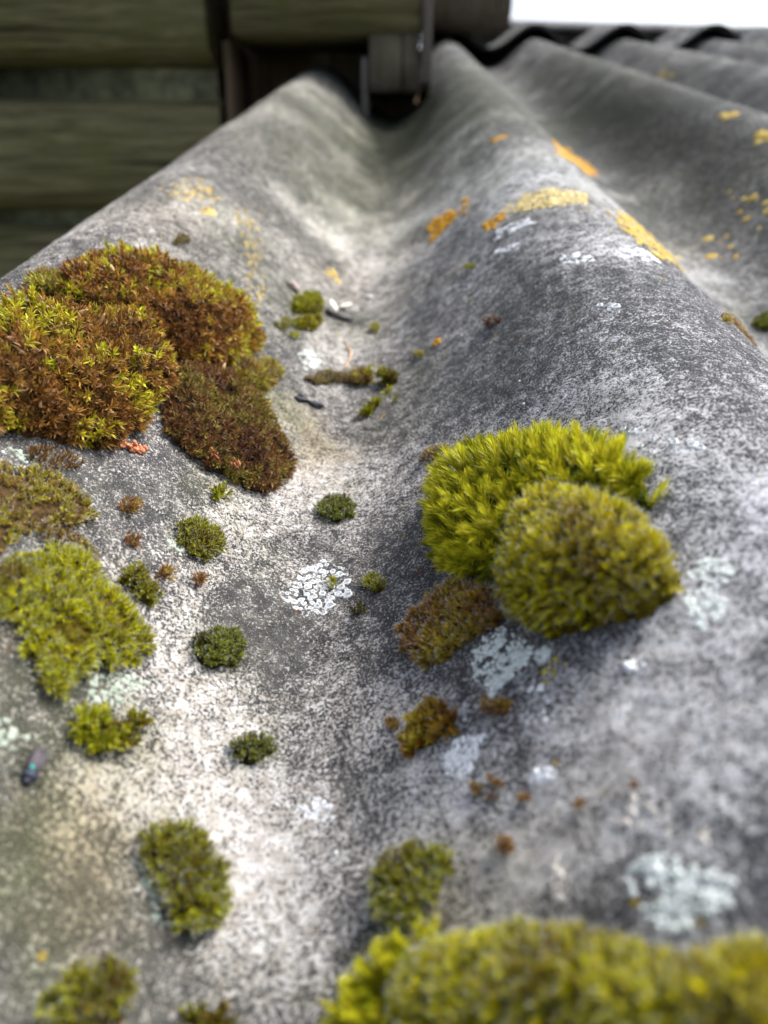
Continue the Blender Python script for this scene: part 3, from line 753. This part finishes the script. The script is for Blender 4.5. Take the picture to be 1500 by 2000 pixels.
# ------------------------------------------------------------------ lichens
def lichen(label, poly, pal, size, fill=1.0, ring=False, hole=0.0, group=None, cat='lichen', name='lichen_patch', thick=None, edge=0.0):
    """crust of small granules (or rimmed discs) sitting on the sheet; size in mm"""
    seed = int(sum(p[0]*5+p[1]*11 for p in poly)) % 99991; r = np.random.default_rng(seed)
    pts = np.array([(x2s(h[0]), h[1]) for h in (hit(u, v) for u, v in poly)])
    thick = thick if thick is not None else (.35 if size < 1.7 else .14)
    lo, hi = pts.min(0), pts.max(0); sz = size*1e-3; sp = sz*.95/math.sqrt(fill)
    a, b = np.meshgrid(np.arange(lo[0]-sz, hi[0]+sz, sp), np.arange(lo[1]-sz, hi[1]+sz, sp))
    a = (a+r.uniform(-.5, .5, a.shape)*sp).ravel(); b = (b+r.uniform(-.5, .5, b.shape)*sp).ravel()
    ext = (hi-lo).min(); dq = poly_dist(a, b, pts)+(fbm(a*1.6/ext, b*1.6/ext, seed % 60, 4, .65)-.5)*max(sz*2.2, .42*ext)
    keep = dq > edge
    if hole: keep &= fbm(a/sz*.42, b/sz*.42, seed % 71, 2) > hole
    a, b = a[keep], b[keep]
    if not len(a): a, b = np.array([pts[:, 0].mean()]), np.array([pts[:, 1].mean()])
    n = len(a); x = s2x(a); nrm, tx = frame(x); ty = np.array([[0., 1, 0]])
    ctr = np.stack([x, b, zs(x, b)], -1)
    rr = sz*.5*np.clip(np.exp(r.normal(0, .34, n)), .4, 1.9)
    prof = [(1.0, -.45, 1), (.95, .25, 1), (.74, .75, 1.04), (.5, .32, .5), (.0, .25, .45)] if ring else [(1.0, -.5, .9), (.88, .32, .95), (.55, .8, 1.05), (.25, .95, 1.1), (.0, 1.0, 1.1)]
    ns = 9; th = np.linspace(0, 2*np.pi, ns, endpoint=False)
    wob = 1+r.normal(0, .2, (n, ns)); V = []; K = []
    c0, c1 = np.array(pal[0]), np.array(pal[1]); mixv = r.random((n, 1)); cc = c0+(c1-c0)*mixv
    rel = np.clip(.3+.7*r.random(n), 0, 1)
    for pr_, pz, pc in prof[:-1]:
        rad = rr[:, None]*pr_*wob
        q = ctr[:, None]+tx[:, None]*(rad*np.cos(th))[..., None]+ty[None]*(rad*np.sin(th))[..., None]+nrm[:, None]*(rr*thick*2*pz*rel)[:, None, None]
        V.append(q); K.append(np.repeat((cc*(pc if ring else 1))[:, None], ns, 1))
    V = np.concatenate(V, 1); V = np.concatenate([V, (ctr+nrm*(rr*thick*2*prof[-1][1]*rel)[:, None])[:, None]], 1)
    K = np.concatenate(K+[(cc*(prof[-1][2] if ring else 1))[:, None]], 1)
    m = ns*4+1; fq = []; ft = []
    for k in range(3):
        for i in range(ns): fq.append([k*ns+i, k*ns+(i+1) % ns, (k+1)*ns+(i+1) % ns, (k+1)*ns+i])
    for i in range(ns): ft.append([3*ns+i, 3*ns+(i+1) % ns, 4*ns])
    off = np.arange(n)[:, None, None]*m
    mbx = MB(); mbx.addq(V.reshape(-1, 3), (np.array(fq)[None]+off).reshape(-1, 4), K.reshape(-1, 3))
    ftt = (np.array(ft)[None]+off).reshape(-1, 3); mbx.st.extend((mbx.nl+np.arange(len(ftt))*3).tolist()); mbx.l.extend(ftt.ravel().tolist()); mbx.nl += ftt.size
    base = ctr.mean(0); base[2] = zroof(base[0])
    o = mbx.build(name, M_LICHEN, None, base, smooth=True); place_roof(o, base)
    return tag(o, label, cat, group)

MINT = ((.52, .57, .54), (.70, .74, .72)); WHITE = ((.64, .66, .68), (.80, .82, .84)); ORANGE = ((.50, .23, .015), (.62, .34, .03))
YELLOW = ((.46, .31, .05), (.58, .44, .12)); STRAW = ((.52, .40, .15), (.64, .53, .26)); SAGE = ((.26, .31, .25), (.42, .47, .40)); CREAM = ((.50, .46, .40), (.64, .60, .54))
# white ring lichen in the valley
lichen('cluster of tiny white ring lichens round a bare centre in the middle of the valley',
       [(570, 1150), (575, 1125), (600, 1105), (640, 1098), (668, 1115), (676, 1140), (672, 1165), (655, 1190), (610, 1202), (580, 1190), (562, 1172)], WHITE, 1.35, fill=.72, ring=True, hole=.40)
lichen('loose group of white disc lichens on the crest behind the feathery moss cushion',
       [(1205, 835), (1270, 838), (1330, 845), (1370, 870), (1350, 895), (1290, 900), (1250, 880)], WHITE, 1.55, fill=.42, ring=True, hole=.30)
lichen('chain of white disc lichens along the dark flank high on the middle ridge',
       [(1155, 590), (1190, 588), (1215, 600), (1190, 608), (1165, 604)], WHITE, 1.5, fill=.5, ring=True)
lichen('mint green crust lichen below the golden cushion, touching its left foot',
       [(925, 1275), (960, 1238), (1000, 1225), (1025, 1250), (1080, 1262), (1075, 1290), (1030, 1300), (1000, 1330), (960, 1355), (925, 1325)], MINT, .72, fill=1.5, hole=.33, thick=.42)
lichen('white tilted crust lichen next to the ragged rust coloured moss tuft',
       [(865, 1480), (880, 1445), (915, 1430), (940, 1440), (925, 1475), (918, 1505), (895, 1515), (870, 1505)], WHITE, .75, fill=1.5, hole=.33, thick=.42)
lichen('largest pale lichen crust with holes, just above the bottom right moss',
       [(1215, 1720), (1245, 1665), (1300, 1655), (1345, 1690), (1400, 1700), (1430, 1745), (1405, 1800), (1340, 1840), (1280, 1830), (1225, 1790)], MINT, .85, fill=1.4, hole=.38, thick=.40)
lichen('pale mint lichen crust right of the golden cushion',
       [(1340, 1110), (1400, 1085), (1440, 1110), (1425, 1160), (1400, 1215), (1360, 1235), (1345, 1170)], MINT, .70, fill=1.3, hole=.42, thick=.2)
lichen('faint white lichen crust in the lower middle of the valley',
       [(572, 1590), (605, 1560), (650, 1570), (655, 1600), (610, 1612)], WHITE, .6, fill=1.2, hole=.40, thick=.2)
lichen('small white lichen blotch alone on the grey right flank below the mint crust',
       [(1225, 1300), (1235, 1280), (1255, 1278), (1255, 1300), (1238, 1315)], WHITE, 1.0, fill=1.1)
lichen('white lichen dot on the grey flank, left of a pair near the tilted crust', around(1046, 1522, 8, 7), WHITE, .7, fill=1.6, edge=-.0006)
lichen('white lichen dot on the grey flank, right of a pair near the tilted crust', around(1068, 1514, 9, 7), WHITE, .7, fill=1.6, edge=-.0006)
lichen('scattered white lichen granules right of the mint crust', [(1030, 1345), (1075, 1335), (1075, 1400), (1100, 1430), (1050, 1425), (1035, 1390)], WHITE, 1.2, fill=.35, hole=.40)
lichen('cream lichen blotch shaped like a short bar in the lower right', [(1075, 1690), (1095, 1680), (1100, 1720), (1095, 1760), (1080, 1755), (1078, 1720)], CREAM, .9, fill=1.0)
lichen('cream lichen granules on the grey flank in the lower right', [(1180, 1560), (1260, 1545), (1330, 1590), (1380, 1640), (1290, 1640), (1210, 1620)], CREAM, .9, fill=.5, hole=.36, thick=.2)
lichen('sage green lichen crust at the left edge of the photo near the beetle', [(-40, 1395), (20, 1365), (55, 1400), (45, 1445), (0, 1470), (-40, 1470)], SAGE, 1.1, fill=.7, hole=.4)
lichen('sage green lichen crust between the tail of the large green cushion and the ragged patch', [(165, 1320), (220, 1310), (280, 1318), (285, 1350), (230, 1380), (175, 1375)], SAGE, .9, fill=.8, hole=.37)
lichen('sage green lichen flakes beside the long blurred cushion in the lower left', [(262, 1680), (290, 1700), (315, 1760), (325, 1800), (300, 1790), (280, 1740)], SAGE, 1.0, fill=.8, hole=.4)
lichen('pale blue lichen crust left of the sharp edged dark green cushion', [(330, 1060), (348, 1050), (358, 1070), (345, 1080)], SAGE, .8, fill=.9)
lichen('greenish lichen crust above the olive moss mat at the left edge', [(0, 885), (35, 878), (62, 890), (50, 905), (10, 902)], SAGE, .8, fill=.9, hole=.38)
lichen('white crust patch at the left end of the brown moss strip in the valley', [(582, 690), (605, 680), (635, 700), (625, 720), (595, 725)], MINT, .8, fill=1.1, hole=.42, thick=.15)
lichen('green grey lichen lump wedged between the three brown cushions', [(382, 738), (395, 728), (408, 735), (402, 750), (386, 748)], SAGE, 1.2, fill=1.0, thick=.9)
# orange and yellow lichens up the roof
lichen('bright orange lichen patch on the left flank of the middle ridge', [(835, 462), (842, 435), (865, 420), (888, 412), (892, 425), (868, 448), (845, 470)], ORANGE, 1.9, fill=1.2, hole=.30, thick=.5)
lichen('orange lichen streak on the skyline of the middle ridge', [(1088, 292), (1110, 290), (1140, 315), (1158, 335), (1130, 325), (1100, 305)], ORANGE, 2.6, fill=1.6, edge=-.0018)
lichen('large pale yellow lichen oval across the crest of the middle ridge', [(1005, 400), (1020, 378), (1070, 368), (1120, 370), (1152, 382), (1140, 395), (1090, 402), (1040, 412), (1000, 416)], STRAW, 2.2, fill=1.5, thick=.2)
lichen('pale yellow lichen blotch left of the large pale yellow oval', [(975, 418), (995, 398), (1012, 404), (1000, 420)], STRAW, 2.2, fill=.7)
lichen('small orange lichen fleck below the pale yellow oval, the lower of two', around(958, 440, 9, 7), ORANGE, 1.6, fill=1.3, edge=-.001)
lichen('small orange lichen fleck below the pale yellow oval, the upper of two', around(977, 426, 8, 6), ORANGE, 1.6, fill=1.3, edge=-.001)
lichen('small orange lichen dots above the bright orange patch', [(895, 412), (905, 380), (916, 385), (912, 415)], ORANGE, 2.6, fill=.45)
lichen('long yellow lichen band on the slope behind the middle ridge', [(1225, 425), (1262, 455), (1300, 482), (1345, 508), (1335, 518), (1290, 500), (1250, 468)], YELLOW, 2.6, fill=.8, hole=.36, thick=.2)
lichen('yellow lichen dots on the far side of the next valley', [(1340, 470), (1390, 445), (1450, 490), (1450, 515), (1400, 500)], YELLOW, 4.5, fill=.18)
lichen('yellow lichen dots near the right edge on the next ridge flank', [(1420, 380), (1500, 360), (1530, 420), (1480, 460)], YELLOW, 4.5, fill=.16)
lichen('yellow lichen streak near the top of the next ridge at the right edge', [(1462, 270), (1500, 252), (1540, 255), (1520, 272), (1480, 276)], YELLOW, 4.5, fill=.9)
lichen('thin yellow lichen streak left of the right edge on the next ridge', [(1395, 228), (1430, 218), (1450, 226), (1425, 234)], YELLOW, 5.0, fill=.7)
lichen('faint orange lichen blot on the middle ridge near its far end', [(955, 275), (975, 266), (985, 270), (965, 278)], ORANGE, 4.0, fill=.5)
lichen('small yellow lichen blot near the far ridges', [(1275, 150), (1300, 135), (1320, 140), (1310, 152)], YELLOW, 8.0, fill=.6)
lichen('yellow lichen fleck on the left ridge flank above the brown cushion', [(395, 415), (402, 402), (418, 412), (420, 422), (408, 424)], YELLOW, 2.0, fill=.9)
lichen('yellow lichen fleck on the valley floor beyond the far green cushion', [(632, 520), (645, 518), (660, 540), (672, 545), (655, 546), (640, 535)], YELLOW, 2.4, fill=.8)
lichen('orange lichen fleck right of the valley above the sprigs', [(848, 672), (856, 655), (866, 660), (860, 675)], ORANGE, 1.5, fill=1.0)
lichen('yellow lichen freckles over the crest of the left ridge', [(310, 370), (350, 345), (400, 350), (430, 390), (390, 400), (340, 390)], YELLOW, 1.7, fill=.22)
lichen('yellow lichen freckles low on the left ridge flank above the valley', [(470, 400), (500, 430), (520, 600), (500, 640), (490, 560), (470, 470)], YELLOW, 1.5, fill=.14)
lichen('yellow lichen dots beside the mint lichen crust', [(1050, 1305), (1095, 1285), (1105, 1300), (1070, 1345), (1050, 1350)], ((.45, .36, .04), (.5, .42, .06)), .75, fill=.35)
lichen('white lichen streak under the pale yellow oval', [(965, 455), (1000, 438), (1035, 425), (1040, 433), (1000, 452), (970, 466)], WHITE, 2.2, fill=.7)
lichen('second shorter white lichen streak under the pale yellow oval', [(968, 490), (1000, 478), (1015, 473), (1012, 482), (975, 496)], WHITE, 1.8, fill=.6)
lichen('white lichen band across the crest beyond the dark flank of the middle ridge', [(1090, 505), (1130, 492), (1160, 490), (1155, 510), (1110, 520)], WHITE, 1.8, fill=.7, hole=.35)
lichen('white lichen band near the skyline of the middle ridge', [(1200, 488), (1250, 480), (1290, 505), (1270, 508), (1215, 498)], WHITE, 2.0, fill=.7, hole=.35)

# ------------------------------------------------------------------ crumbs, chips, needle, husks, beetle
def ico(sub=2):
    import bmesh
    bm = bmesh.new(); bmesh.ops.create_icosphere(bm, subdivisions=sub, radius=1); bm.verts.ensure_lookup_table()
    V = np.array([v.co[:] for v in bm.verts]); Fc = [[v.index for v in f.verts] for f in bm.faces]; bm.free(); return V, Fc
I1, I2, I3 = ico(1), ico(2), ico(3)

def at(u, v, lift=0.0):
    h = hit(u, v); n, t = frame(np.array([h[0]])); b = np.array([h[0], h[1], float(zs(h[0], h[1]))]); return b, n[0], t[0]

def rock(label, u, v, size, col, name, cat, seed, sq=(1, 1, .6), rot=0, rough=.5, parent=None, sub=I3, mat=None):
    b, n, t = at(u, v); r = np.random.default_rng(seed); V = sub[0].copy()
    rad = 1+rough*(fbm(V[:, 0]*1.6+seed, V[:, 1]*1.6+V[:, 2]*2.1, seed, 4)-.5)*2
    V = V*(1+.35*(fbm(V[:, 0]*5+seed, V[:, 1]*5+V[:, 2]*4, seed+3, 3)-.5))[:, None]*rad[:, None]*np.array(sq); c, s_ = math.cos(rot), math.sin(rot)
    V[:, :2] = V[:, :2] @ np.array([[c, s_], [-s_, c]])
    y = np.array([0, 1., 0]); Vw = b+(V[:, :1]*t+V[:, 1:2]*y+(V[:, 2:]+sq[2]*.55)*n)*size*1e-3
    mb = MB(); mb.add(Vw, sub[1], np.array(col)*r.uniform(.7, 1.3, (len(V), 1)))
    o = mb.build(name, mat or M_BIT, None, b, smooth=False); place_roof(o, b); return tag(o, label, cat)

rock('dark slate coloured crumb lying in the cream part of the valley', 588, 780, 2.3, (.05, .052, .06), 'stone_crumb', 'crumb', 4, (1, .8, .45), .5, .8)
rock('flatter dark crumb touching the slate crumb in the valley on its right', 615, 792, 2.2, (.045, .047, .055), 'stone_crumb', 'crumb', 9, (1.2, .55, .45), -.2, .7)
rock('dark brown bark piece under the white chips at the far valley end', 662, 620, 5.2, (.075, .065, .062), 'bark_piece', 'bark', 12, (1.3, .5, .35), -.1, .6)
rock('pale pebble on the valley floor right of the white chips', 722, 583, 1.7, (.6, .58, .56), 'pebble', 'pebble', 15, (1, 1, .7), 0, .25)
rock('brown speck of bark above the far green valley cushion', 568, 565, 3.0, (.10, .075, .06), 'bark_piece', 'bark', 22, (1.2, .6, .4), -.4, .6)
rock('rosy chip lying beside the bark speck above the far green valley cushion', 577, 558, 2.2, (.52, .40, .36), 'chip', 'chip', 25, (1.2, .6, .25), -.3, .4)

def shard(label, u, v, length, wid, ang, tilt, col, seed, name='chip', cat='chip', lift=0.0, base_lift=None):
    """thin curled flake with real thickness"""
    b, n, t = at(u, v); r = np.random.default_rng(seed); y = np.array([0, 1., 0])
    ax = t*math.cos(ang)+y*math.sin(ang); sd = np.cross(n, ax)
    ns = 9; V = []
    for i in range(ns):
        f = i/(ns-1); hw = wid*.5*math.sin(math.pi*min(.97, max(.06, f*.9+.06)))**.6*(1+r.normal(0, .12))
        for sgn in (-1, 0, 1):
            V.append(b+(ax*(f-.5)*length+sd*sgn*hw+n*(f*length*tilt+lift+.25+abs(sgn)*.12*wid))*1e-3)
    V = np.array(V); V2 = V-n*.22e-3; k = len(V); Fc = []
    for i in range(ns-1):
        for j in range(2):
            q = [i*3+j, (i+1)*3+j, (i+1)*3+j+1, i*3+j+1]; Fc.append(q); Fc.append([a+k for a in q[::-1]])
        for j in (0, 2): Fc.append([i*3+j, i*3+j+k, (i+1)*3+j+k, (i+1)*3+j] if j == 0 else [i*3+j, (i+1)*3+j, (i+1)*3+j+k, i*3+j+k])
    Fc.append([0, 1, 2, 2+k, 1+k, k]); Fc.append([3*ns-1, 3*ns-2, 3*ns-3, 3*ns-3+k, 3*ns-2+k, 3*ns-1+k])
    mb = MB(); mb.add(np.concatenate([V, V2]), Fc, np.array(col)*r.uniform(.85, 1.15, (2*k, 1)))
    o = mb.build(name, M_BIT, None, b, smooth=False); place_roof(o, b); return tag(o, label, cat)

shard('left white curled chip on the bark piece at the far valley end', 648, 603, 6.5, 3.2, 2.2, .25, (.72, .68, .62), 3, lift=1.2)
shard('right cream curled chip on the bark piece at the far valley end', 674, 603, 6.0, 3.2, .5, .3, (.74, .69, .58), 5, lift=1.2)
shard('small lilac grey flake right of the bark piece at the far valley end', 693, 607, 4.5, 2.2, .8, .15, (.42, .38, .38), 6)
shard('orange splinter on the pale crust below the three sprigs', 747, 815, 2.6, .7, .7, .05, (.52, .27, .05), 8, 'splinter', 'splinter')

def tube(label, pts, rad, col, name, cat):
    """thin round stalk through photo points"""
    P3 = []
    for u, v, lf in pts:
        b, n, t = at(u, v); P3.append(b+n*lf*1e-3)
    P3 = np.array(P3); tt = np.linspace(0, len(P3)-1, 24); Q = np.stack([np.interp(tt, range(len(P3)), P3[:, i]) for i in range(3)], 1)
    Q[1:-1] = (Q[:-2]+Q[1:-1]*2+Q[2:])/4
    tn = norm(np.gradient(Q, axis=0)); a = norm(np.cross(tn, [0, 0, 1.])); b2 = np.cross(tn, a); V = []; ns = 8
    for i in range(len(Q)):
        rr = rad*1e-3*(1-.35*abs(i/(len(Q)-1)-.5)*2)
        for k in range(ns): th = 2*math.pi*k/ns; V.append(Q[i]+a[i]*math.cos(th)*rr+b2[i]*math.sin(th)*rr)
    Fc = [[i*ns+k, i*ns+(k+1) % ns, (i+1)*ns+(k+1) % ns, (i+1)*ns+k] for i in range(len(Q)-1) for k in range(ns)]+[list(range(ns))[::-1], [(len(Q)-1)*ns+k for k in range(ns)]]
    mb = MB(); mb.add(V, Fc, col); base = Q[len(Q)//2].copy()
    o = mb.build(name, M_BIT, None, base, smooth=True); place_roof(o, base); return tag(o, label, cat)
tube('thin tan dry needle bent on the white crust of the valley', [(672, 668, .5), (681, 680, .9), (686, 692, .7), (682, 706, .6), (673, 722, .4)], .42, (.60, .40, .22), 'dry_needle', 'needle')

# salmon coloured crumb: a pile of small flattened grains
b, n, t = at(258, 882); mb = MB(); r = np.random.default_rng(5)
for i in range(70):
    f = r.random(); px = (f-.5)*5.4e-3; py = (f-.5)*3.0e-3+r.normal(0, .55e-3); hz = abs(r.normal(0, .9e-3))*(1-abs(f-.5))+.4e-3
    V = I1[0]*np.array([.62, .62, .42])*r.uniform(.6, 1.15)*1e-3
    V = b+n*hz+t*(px+V[:, :1])+np.array([0, 1., 0])*(py+V[:, 1:2])+n*V[:, 2:]
    mb.add(V, I1[1], np.array([.62, .22, .10])*r.uniform(.75, 1.2))
o = mb.build('salmon_crumb', M_BIT, None, b, smooth=True); place_roof(o, b)
tag(o, 'salmon orange crumbly lump of grains lying under the big brown cushion', 'crumb')

def dome_point(u, v, H):
    h = hit(u, v, H*1e-3); return np.array([h[0], h[1], h[2]])

def husk(label, u, v, H, l, wd, ang, col, seed):
    """dry seed husk caught on a cushion: a pointed hollow scale"""
    b = dome_point(u, v, H); ax = R_*math.cos(ang)-U_*math.sin(ang)*1.0-F*.15; ax /= np.linalg.norm(ax); out = -F; sd = np.cross(out, ax)
    ns, na = 8, 8; V = []
    for i in range(ns):
        f = i/(ns-1); rr = wd*.5*math.sin(math.pi*(f*.94+.03))**.8
        for k in range(na):
            th = 2*math.pi*k/na; V.append(b+(ax*(f-.5)*l+sd*math.cos(th)*rr+out*(math.sin(th)*rr*.5+.35))*1e-3)
    Fc = [[i*na+k, i*na+(k+1) % na, (i+1)*na+(k+1) % na, (i+1)*na+k] for i in range(ns-1) for k in range(na)]+[list(range(na))[::-1], [(ns-1)*na+k for k in range(na)]]
    mb = MB(); mb.add(V, Fc, np.array(col)*np.random.default_rng(seed).uniform(.8, 1.2, (len(V), 1)))
    o = mb.build('seed_husk', M_BIT, None, b, smooth=True); place_roof(o, b); tag(o, label, 'seed husk')

HK = [('upright tan seed husk in the right half of the highest brown cushion', 381, 655, 9.5, 4.0, 1.5, 1.5), ('tan seed husk right beside the upright one in the highest brown cushion', 418, 658, 8.5, 4.2, 1.4, 1.2),
      ('small orange seed husk below the pair in the highest brown cushion', 413, 683, 7.5, 2.2, 1.4, .6), ('pale pointed seed husk low in the highest brown cushion', 435, 720, 4.0, 4.2, 1.4, 2.0),
      ('tan seed husk on the right shoulder of the highest brown cushion', 466, 610, 5.5, 5.0, 1.2, -.4), ('orange tan seed husk upright in the middle of the big left cushion', 121, 645, 12.5, 4.6, 1.6, 1.2),
      ('long tan seed husk lying on the upper part of the big left cushion', 157, 612, 12.0, 5.0, 1.2, -.3), ('slim tan seed husk right of the long one on the big left cushion', 199, 625, 12.5, 4.0, 1.0, -1.0),
      ('crumpled tan seed husk left of the middle of the big left cushion', 72, 678, 12.5, 3.4, 2.0, .2), ('curled orange seed husk at the top of the highest brown cushion', 216, 522, 11.0, 4.2, 1.5, .8)]
for i, (lb, u, v, H, l, wd, a) in enumerate(HK): husk(lb, u, v, H, l, wd, a, (.55, .33, .14) if i % 3 else (.60, .42, .22), i)
# salmon spore capsules on the dark brown cushion
for i, (lb, u, v, dx) in enumerate([('upright orange red spore stalk standing in the dark brown cushion', 420, 888, 0), ('orange red spore capsules in the upper right of the dark brown cushion', 440, 838, 1), ('rosy spore capsules low in the dark brown cushion', 458, 905, 2)]):
    b = dome_point(u, v, 6.2); mb = MB(); r = np.random.default_rng(40+i)
    for k in range(5):
        q = b+(R_*r.normal(0, 1.6)+U_*r.normal(0, 1.0)-F*.6)*1e-3; V = I1[0]*np.array([.32, .32, .75])*1e-3*r.uniform(.8, 1.3); ln = r.normal(0, .5, 2)
        V[:, 0] += V[:, 2]*ln[0]; V[:, 1] += V[:, 2]*ln[1]; mb.add(q+V, I1[1], np.array((.42, .12, .06))*r.uniform(.8, 1.25))
        st = np.array([[-.1, 0, 0], [.1, 0, 0], [.1, 0, -2.2], [-.1, 0, -2.2]])*1e-3; mb.add(q+st, [(0, 1, 2, 3)], (.2, .07, .03)); mb.add(q+st[:, [1, 0, 2]], [(0, 1, 2, 3)], (.2, .07, .03))
    o = mb.build('spore_capsules', M_BIT, None, b, smooth=True); place_roof(o, b); tag(o, lb, 'spore capsules')

# the beetle on the bottom left
b, n, t = at(64, 1500)
bt = thing('beetle', b, 'small dark beetle with a turquoise spot resting near the left edge', 'beetle')
bx = np.stack([t, np.array([0, 1., 0]), n])          # beetle axes: right, up the roof, out
def bput(V): return (np.asarray(V) @ bx)*1e-3
V = I3[0].copy(); V = V*np.array([1.35, 2.3, 1.0]); V[:, 0] *= 1-.13*(V[:, 1] > 0)*V[:, 1]/2.3; V[:, 2] = np.where(V[:, 2] < 0, V[:, 2]*.5, V[:, 2])+.75; V[:, 1] += .7
mb = MB(); mb.add(bput(V), I3[1], (.055, .045, .055)); mb.build('abdomen', M_CHITIN, bt, smooth=True)
for sg in (-1, 1):
    V = I3[0].copy(); V = V*np.array([.66, 2.25, .98]); V += np.array([sg*.66, .8, .92]); V[:, 2] -= .10*V[:, 0]**2
    mb = MB(); mb.add(bput(V), I3[1], (.085, .072, .085) if sg < 0 else (.07, .06, .07)); mb.build('wing_case', M_CHITIN, bt, smooth=True)
V = I3[0]*np.array([1.25, .85, .85])+np.array([0, -1.75, .85]); mb = MB(); mb.add(bput(V), I3[1], (.035, .04, .065)); mb.build('thorax', M_CHITIN, bt, smooth=True)
V = I3[0]*np.array([.8, .6, .6])+np.array([0, -2.75, .6]); mb = MB(); mb.add(bput(V), I3[1], (.02, .022, .035)); hd = mb.build('head', M_CHITIN, bt, smooth=True)
for sg in (-1, 1):
    V = I1[0]*.2+np.array([sg*.6, -3.0, .7]); mb = MB(); mb.add(bput(V), I1[1], (.01, .01, .012)); mb.build('eye', M_CHITIN, hd, smooth=True)
V = I2[0]*np.array([.42, .42, .25])+np.array([-.42, -1.05, 1.75]); mb = MB(); mb.add(bput(V), I2[1], (.02, .30, .26)); mb.build('turquoise_spot', M_CHITIN, bt, smooth=True)
for sg in (-1, 1):
    for yy, yo in ((-1.6, -1.1), (-.3, .1), (1.1, 1.2)):
        pl = np.array([[sg*1.0, yy, .6], [sg*1.9, yy+yo*.5, .95], [sg*2.5, yy+yo, .1]]); mb = MB()
        for a, c in zip(pl[:-1], pl[1:]):
            d = norm(c-a); e = norm(np.cross(d, [0, 0, 1.])); f = np.cross(d, e)
            V = [p+(e*math.cos(h)+f*math.sin(h))*.13 for p in (a, c) for h in np.linspace(0, 2*math.pi, 6, endpoint=False)]
            mb.add(bput(V), [[k, (k+1) % 6, 6+(k+1) % 6, 6+k] for k in range(6)], (.03, .028, .03))
        mb.build('leg', M_CHITIN, bt)

# ------------------------------------------------------------------ loose grit caught on the rough sheet
r = np.random.default_rng(77); n = 5200
gs = r.uniform(x2s (-.13), x2s(.22), n); gy = .015+.33*r.random(n)**1.2
cl = fbm(gs*60, gy*60, 91, 3); k = r.random(n) < sstep(.35, .65, cl)*.9+.1; gs, gy = gs[k], gy[k]; n = len(gs)
x = s2x(gs); nn, tt = frame(x); base = np.stack([x, gy, zs(x, gy)], -1); V0 = I1[0]; V0 = V0/np.linalg.norm(V0, axis=1, keepdims=True)
sz = np.clip(np.exp(r.normal(math.log(.16e-3), .45, n)), .06e-3, .55e-3)
shp = V0[None]*r.uniform(.55, 1.3, (n, len(V0), 1))*np.array([1, 1, .7])
V = base[:, None]+(tt[:, None]*shp[..., 0:1]+np.array([0, 1., 0])*shp[..., 1:2]+nn[:, None]*(shp[..., 2:3]+.25))*sz[:, None, None]
kind = r.random(n); pc = np.array([(.62, .60, .57), (.05, .05, .055), (.34, .24, .12), (.70, .72, .74)])[np.searchsorted([.42, .74, .86], kind)]
Kc = np.repeat((pc*r.uniform(.7, 1.15, (n, 1)))[:, None], len(V0), 1)
Fi = (np.array(I1[1])[None]+np.arange(n)[:, None, None]*len(V0)).reshape(-1, 3)
b0 = np.array([XC-P/2, .15, float(zroof(np.array(XC-P/2)))])
grit = mesh_np('grit', **quads(V.reshape(-1, 3)-b0, Fi, mat=M_BIT, attrs={'Col': Kc.reshape(-1, 3)}, smooth=False)); place_roof(grit, b0)
grit['kind'] = 'stuff'; tag(grit, 'loose pale and dark grit scattered over the near part of the sheet', 'grit')
